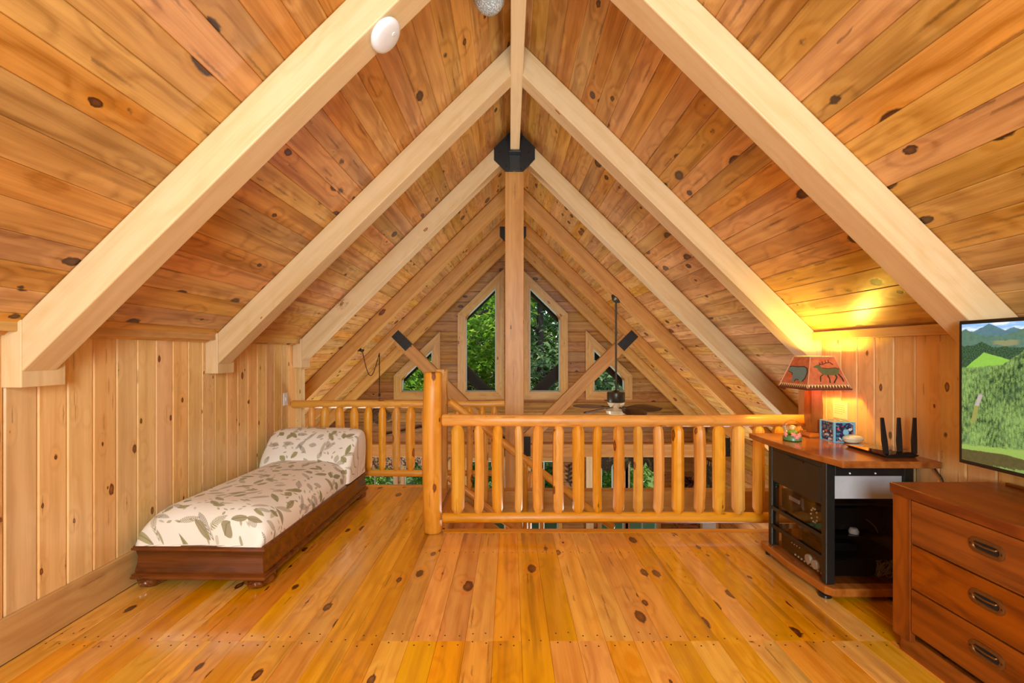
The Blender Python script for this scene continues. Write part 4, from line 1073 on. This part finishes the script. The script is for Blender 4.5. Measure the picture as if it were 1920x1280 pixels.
# ------------------------------------------------------------------ gable wall furnishings
def hide_mat():
    n = N('brown_hide'); tc = n.n('TexCoord').outputs['Object']; k = n.noise(tc, 22, 5, .75)
    n.put(n.b.inputs['Base Color'], n.mix(n.smooth(k, .35, .65), c4((.04, .022, .012)), c4((.22, .12, .05)))); n.b.inputs['Roughness'].default_value = .9
    bp = n.n('Bump'); bp.inputs['Strength'].default_value = .9; bp.inputs['Distance'].default_value = .02; n.l(k, bp.inputs['Height']); n.l(bp.outputs[0], n.b.inputs['Normal'])
    return n.m
wyr = YG-.03
b = MB(); q = random.Random(4)
out = [(700, 766), (712, 762), (722, 768), (734, 778), (733, 784), (722, 792), (708, 796), (699, 790), (694, 778)]
cx_ = sum(a for a, _ in out)/9; cy_ = sum(a for _, a in out)/9; rs = []
for k_, off in ((1.0, 0), (.95, .03), (.7, .055), (.3, .07)): rs.append([P(cx_+(a-cx_)*k_, cy_+(c_-cy_)*k_, YG-.001-off) for a, c_ in out])
b.rings(rs); tag(add('hide', b, hide_mat(), smooth=50), 'dark brown fur hide hung on the log wall behind the left railing', 'hide')
tag(add('spear', MB().tube([P(722, 815, YG-.03), P(755, 808, YG-.03), P(792, 800, YG-.03)], .022, 8), M_bronze, smooth=40), 'long dark wooden spear mounted on the log wall behind the left railing', 'spear')
f = frame((0, 0, 0), (1, 0, 0), (0, -1, 0))
wd_ = thing('metal_branch', 'dark metal branch ornament with leaves on the lower gable wall', 'wall decoration', tuple and T(PX(1068, YG), YG-.02, PZ(890, YG)))
M_iron = plain('dark_iron', (.02, .014, .010), .5)
add('stem', MB().tube([P(1071, 912, YG-.02), P(1066, 898, YG-.02), P(1068, 884, YG-.02), P(1067, 871, YG-.02)], .010, 6), M_iron, wd_, smooth=True)
for k in range(9):
    py = 873+k*4.2; s = -1 if k % 2 else 1; c_ = P(1067.5+s*3.6, py-1.5, YG-.02)
    b = MB(); b.ell((0, 0, 0), .045, .006, .018, 8, 6, Matrix.Rotation(-s*.6, 4, 'Y')); add('leaf', b, M_iron, wd_, Matrix.Translation(c_), smooth=True)
fl = thing('flower_bunch', 'bunch of dark red flowers low by the gable wall behind the railing', 'flowers', T(PX(1290, 9.1), 9.1, -1.5))
M_red = plain('dark_red_flower', (.055, .012, .014), .7); q = random.Random(3)
add('vase', MB().lathe([(.05, ZL+.75), (.08, ZL+.80), (.09, ZL+.95), (.05, ZL+1.10), (.06, ZL+1.13)], 18, T(PX(1290, 9.1), 9.1, 0)), M_ivory, fl, smooth=50)
for k in range(10):
    c_ = P(1290+q.uniform(-7, 7), 903+q.uniform(-6, 8), 9.1+q.uniform(-.07, .07))
    m = 20; rs = []
    for r_, h in ((.004, .03), (.03, .03), (.05, .008), (.035, -.02), (.006, -.03)): rs.append([(r_*(1+.2*math.cos(6*2*PI*i/m))*math.cos(2*PI*i/m), r_*(1+.2*math.cos(6*2*PI*i/m))*math.sin(2*PI*i/m), h) for i in range(m)])
    b = MB(); b.rings(rs); add('flower', b, M_red, fl, Matrix.Translation(c_) @ Euler((q.uniform(-1.2, 1.2), q.uniform(-1, 1), 0)).to_matrix().to_4x4(), smooth=60)
stl = thing('side_table', 'small wooden table carrying the vase of dark red flowers', 'table', T(PX(1290, 9.1), 9.1, ZL))
tcx = PX(1290, 9.1)
add('top', MB().box(tcx-.25, tcx+.12, 8.9, 9.28, ZL+.71, ZL+.75), M_cherry, stl)
for a in (-.22, .09):
    for c_ in (8.93, 9.25): add('leg', MB().box(tcx+a-.02, tcx+a+.02, c_-.02, c_+.02, ZL, ZL+.71), M_cherry, stl)

def valmat(name, a, b_, sc, thr):
    n = N(name); uv = n.n('TexCoord').outputs['Object']; k = n.noise(n.vmath('MULTIPLY', uv, (sc, sc, sc)), 1, 3, .6)
    n.put(n.b.inputs['Base Color'], n.mix(n.smooth(k, thr, thr+.10), c4(a), c4(b_))); n.b.inputs['Roughness'].default_value = .9
    return n.m
M_valp = valmat('print_valance', (.10, .045, .025), (.55, .42, .28), 26, .46); M_vald = valmat('dark_valance', (.035, .022, .012), (.12, .11, .035), 9, .52)
def valance(x0, x1, z1, drop, mat, label, M=None, pts=3):
    n_ = 60; b = MB(); rs = []
    for j in range(7):
        t = j/6; ring = []
        for i in range(n_+1):
            u = i/n_; sc_ = abs(math.sin(PI*u*pts)); dz = drop*(.55+.45*sc_)
            ring.append(V((x0+(x1-x0)*u, -.03-.022*math.sin(u*(x1-x0)*60)*(.4+.6*t), z1-dz*t)))
        rs.append(ring)
    full = [r+[p+V((0, .006, 0)) for p in r[::-1]] for r in rs]
    if M: full = [[M @ p for p in r] for r in full]
    b.rings(full)
    return tag(add('valance', b, mat, smooth=60), label, 'valance', 'valances on the lower windows')
Mg = Matrix.Translation((0, YG-.045, 0))
valance(-3.25, -1.25, -.60, .42, M_valp, 'wide brown and cream printed valance low behind the left railing', Mg, 6)
valance(1.80, 3.08, -.62, .46, M_vald, 'dark draped valance with pointed folds over the lower right gable windows', Mg, 4)
Mside = Matrix.Translation((XE-.02, 8.85, 0)) @ Matrix.Rotation(-PI/2, 4, 'Z')
valance(-.05, .62, -.66, .60, M_vald, 'dark narrow valance over the side wall window beyond the flowers', Mside, 1)
sw_ = struct(empty('window_%d' % (len(wins)+1)))
add('pane', MB().box(XE-.03, XE-.024, 8.25, 8.85, -2.3, -.75), plain('bright_blind', (.62, .64, .62), .6), sw_)
for z0, z1, a, c_ in ((-2.38, -2.30, 8.17, 8.93), (-.75, -.67, 8.17, 8.93), (-2.3, -.75, 8.17, 8.25), (-2.3, -.75, 8.85, 8.93)): add('frame_board', MB().box(XE-.045, XE-.018, a, c_, z0, z1), M_trim, sw_)
# pale corner boards and door edges seen low between the balusters
f = frame((PX(1106, YG-.06), YG-.05, ZL), (0, 0, 1), (0, -1, 0)); struct(add('trim_%d' % k_t if False else 'trim_20', MB().box(0, 2.0, -.075, .075, -.02, .02), M_raft, None, f))

# ------------------------------------------------------------------ outside: gable overhang, ground, trees
M_outw = wood('dark_exterior_wood', (.085, .045, .028), (.04, .02, .012), rough=.6, knot=.08, var=.05)
gt = thing('porch_truss', 'dark timber truss of the roof overhang outside the gable windows', 'truss', T(0, 10.5, 2))
yo = 10.45
for s in (-1, 1):
    b = MB(); b.prism([(RX, yo, 3.45), (RX, yo, 3.10), (s*4.2, yo, 3.10-4.15), (s*4.2, yo, 3.45-4.15)], (0, .16, 0))
    f = frame((RX, yo, 3.3), (s*cs, 0, -sn), (s*sn, 0, cs)); add('rafter', b, M_outw, gt, f, world=True)
    p0, p1 = V((RX, yo+.08, -.12)), V((s*1.95+RX, yo+.08, 1.80)); f = frame(p0, p1-p0, (0, -1, 0)); add('strut', MB().box(.2, (p1-p0).length, -.12, .12, -.07, .07), M_outw, gt, f)
add('tie_beam', MB().box(-3.9, 3.9, yo, yo+.16, -.42, -.12), M_outw, gt)
for s in (-1, 1):
    b = MB(); x1 = s*4.3; b.prism([(RX, YG+.12, ZC-.12), (x1, YG+.12, ZC-.12-abs(x1-RX)*SL), (x1, YG+.12, ZC+.0-abs(x1-RX)*SL), (RX, YG+.12, ZC+.0)], (0, 1.5, 0))
    add('roof_deck', b, M_outw, gt)
gm = N('grass_ground'); tc = gm.n('TexCoord').outputs['Object']; kk = gm.noise(tc, 1.5, 5, .7)
gm.put(gm.b.inputs['Base Color'], gm.mix(kk, c4((.05, .09, .02)), c4((.20, .26, .06)))); gm.b.inputs['Roughness'].default_value = .95
b = MB(); nx_, ny_ = 24, 20
vs = [(-30+60*i/nx_, YG+.3+30*j/ny_, ZL-.4+max(0, (30*j/ny_-4))*.16+.15*math.sin(i*1.3)*math.cos(j*.9)) for j in range(ny_+1) for i in range(nx_+1)]
fs = [(j*(nx_+1)+i, j*(nx_+1)+i+1, (j+1)*(nx_+1)+i+1, (j+1)*(nx_+1)+i) for j in range(ny_) for i in range(nx_)]
b.add(vs, fs); struct(add('ground', b, gm.m, smooth=True))
def leafmat(name, a, b_, c_):
    n = N(name); tc = n.n('TexCoord').outputs['Object']; k = n.noise(tc, 5, 2, .6)
    gi = n.n('NewGeometry'); rp = n.n('ValToRGB'); n.l(gi.outputs['Random Per Island'], rp.inputs[0]); e = rp.color_ramp.elements
    e[0].color = c4(a); e[1].color = c4(c_); q = e.new(.6); q.color = c4(b_)
    df = n.n('BsdfDiffuse'); n.l(rp.outputs[0], df.inputs[0]); tr = n.n('BsdfTranslucent'); n.l(rp.outputs[0], tr.inputs[0])
    mx = n.n('MixShader'); mx.inputs[0].default_value = .45; n.l(df.outputs[0], mx.inputs[1]); n.l(tr.outputs[0], mx.inputs[2]); n.l(mx.outputs[0], n.out.inputs[0])
    return n.m
M_leafs = [leafmat('leaf_bright', (.06, .17, .015), (.18, .36, .03), (.45, .58, .07)), leafmat('leaf_deep', (.025, .08, .012), (.07, .18, .03), (.22, .35, .08)), leafmat('leaf_pale', (.06, .12, .05), (.14, .25, .10), (.38, .48, .22))]
M_bark = plain('tree_bark', (.035, .026, .018), .95, var=12)
def leaves(q, blobs, n_, size):
    vs = []; fs = []
    for _ in range(n_):
        c_, r_ = q.choice(blobs)
        d_ = V((q.gauss(0, 1), q.gauss(0, 1), q.gauss(0, 1))).normalized()*(r_*(.45+.55*q.random()**.5)); p = V(c_)+d_
        a = Euler((q.uniform(-.9, .9), q.uniform(-.9, .9), q.uniform(0, 6.28))).to_matrix(); s_ = size*q.uniform(.6, 1.3)
        k0 = len(vs)
        vs += [p+a @ V((-s_, 0, 0)), p+a @ V((0, s_*.42, .02)), p+a @ V((s_, 0, -.03)), p+a @ V((0, -s_*.42, .02))]
        fs.append((k0, k0+1, k0+2, k0+3))
    b = MB(); b.v = vs; b.f = [list(f_) for f_ in fs]; b.mi = [0]*len(fs); return b
def tree(x, y, h, cr, mat, label, seed, n_=4200, size=.11, zc=None):
    q = random.Random(seed); zg = ZL-.4+max(0, y-YG-4.3)*.16
    t = thing('tree', label, 'tree', T(x, y, zg), 'trees outside the gable windows')
    lean = q.uniform(-.3, .3); top = V((x+lean, y, zg+h))
    add('trunk', MB().tube([(x, y, zg-.3), (x+lean*.3, y, zg+h*.35), (x+lean*.7, y, zg+h*.7), top], [.17, .14, .10, .03], 9), M_bark, t, smooth=True)
    blobs = []
    for k in range(9):
        u = .28+.70*k/8; a = q.uniform(0, 6.28); r_ = cr*(1.1-.65*u)*q.uniform(.7, 1.0); o = V((x+lean*u, y, zg+h*u)); e = o+V((math.cos(a)*r_, math.sin(a)*r_, q.uniform(-.1, .6)))
        add('branch', MB().tube([o, (o+e)/2+V((0, 0, .15)), e], [.05, .035, .015], 6), M_bark, t, smooth=True)
        blobs += [(e, r_*.62), ((o+e)/2, r_*.6)]
    add('foliage', leaves(q, blobs, n_, size), mat, t, recalc=False)
tree(-1.25, 13.6, 7.6, 2.1, M_leafs[0], 'bright green leafy tree outside the tall left gable window', 11, 6500)
tree(.95, 14.2, 8.0, 2.2, M_leafs[2], 'pale green tree outside the tall right gable window', 12)
tree(-3.3, 13.8, 7.0, 2.0, M_leafs[1], 'dark green tree outside the small left gable window', 13)
tree(3.35, 14.0, 7.2, 2.0, M_leafs[2], 'tree with a thick trunk outside the small right gable window behind the fan', 14)
tree(-.1, 17.5, 10.5, 3.0, M_leafs[1], 'tall dark tree farther back between the two tall gable windows', 15, 5000, .13)
tree(-4.6, 17.5, 9.5, 3.0, M_leafs[0], 'tall bright tree farther back on the slope to the left', 16, 5000, .13)
tree(4.7, 18.0, 9.5, 3.0, M_leafs[1], 'tall dark tree farther back on the slope to the right', 17, 5000, .13)
q = random.Random(77)
blobs = [(V((q.uniform(-8, 8), q.uniform(19.5, 23), q.uniform(-2.5, 7))), q.uniform(1.0, 1.8)) for _ in range(130)]
tag(add('treeline', leaves(q, blobs, 42000, .19), M_leafs[1], recalc=False), 'dense band of woodland leaves filling the view behind the trees', None, None, 'stuff')
blobs = [(V((q.uniform(-5, 5), q.uniform(12.2, 14.5), q.uniform(-3.1, -1.5))), q.uniform(.4, .8)) for _ in range(40)]
tag(add('undergrowth', leaves(q, blobs, 7000, .09), M_leafs[0], recalc=False), 'bright low bushes outside the lower gable windows', None, None, 'stuff')
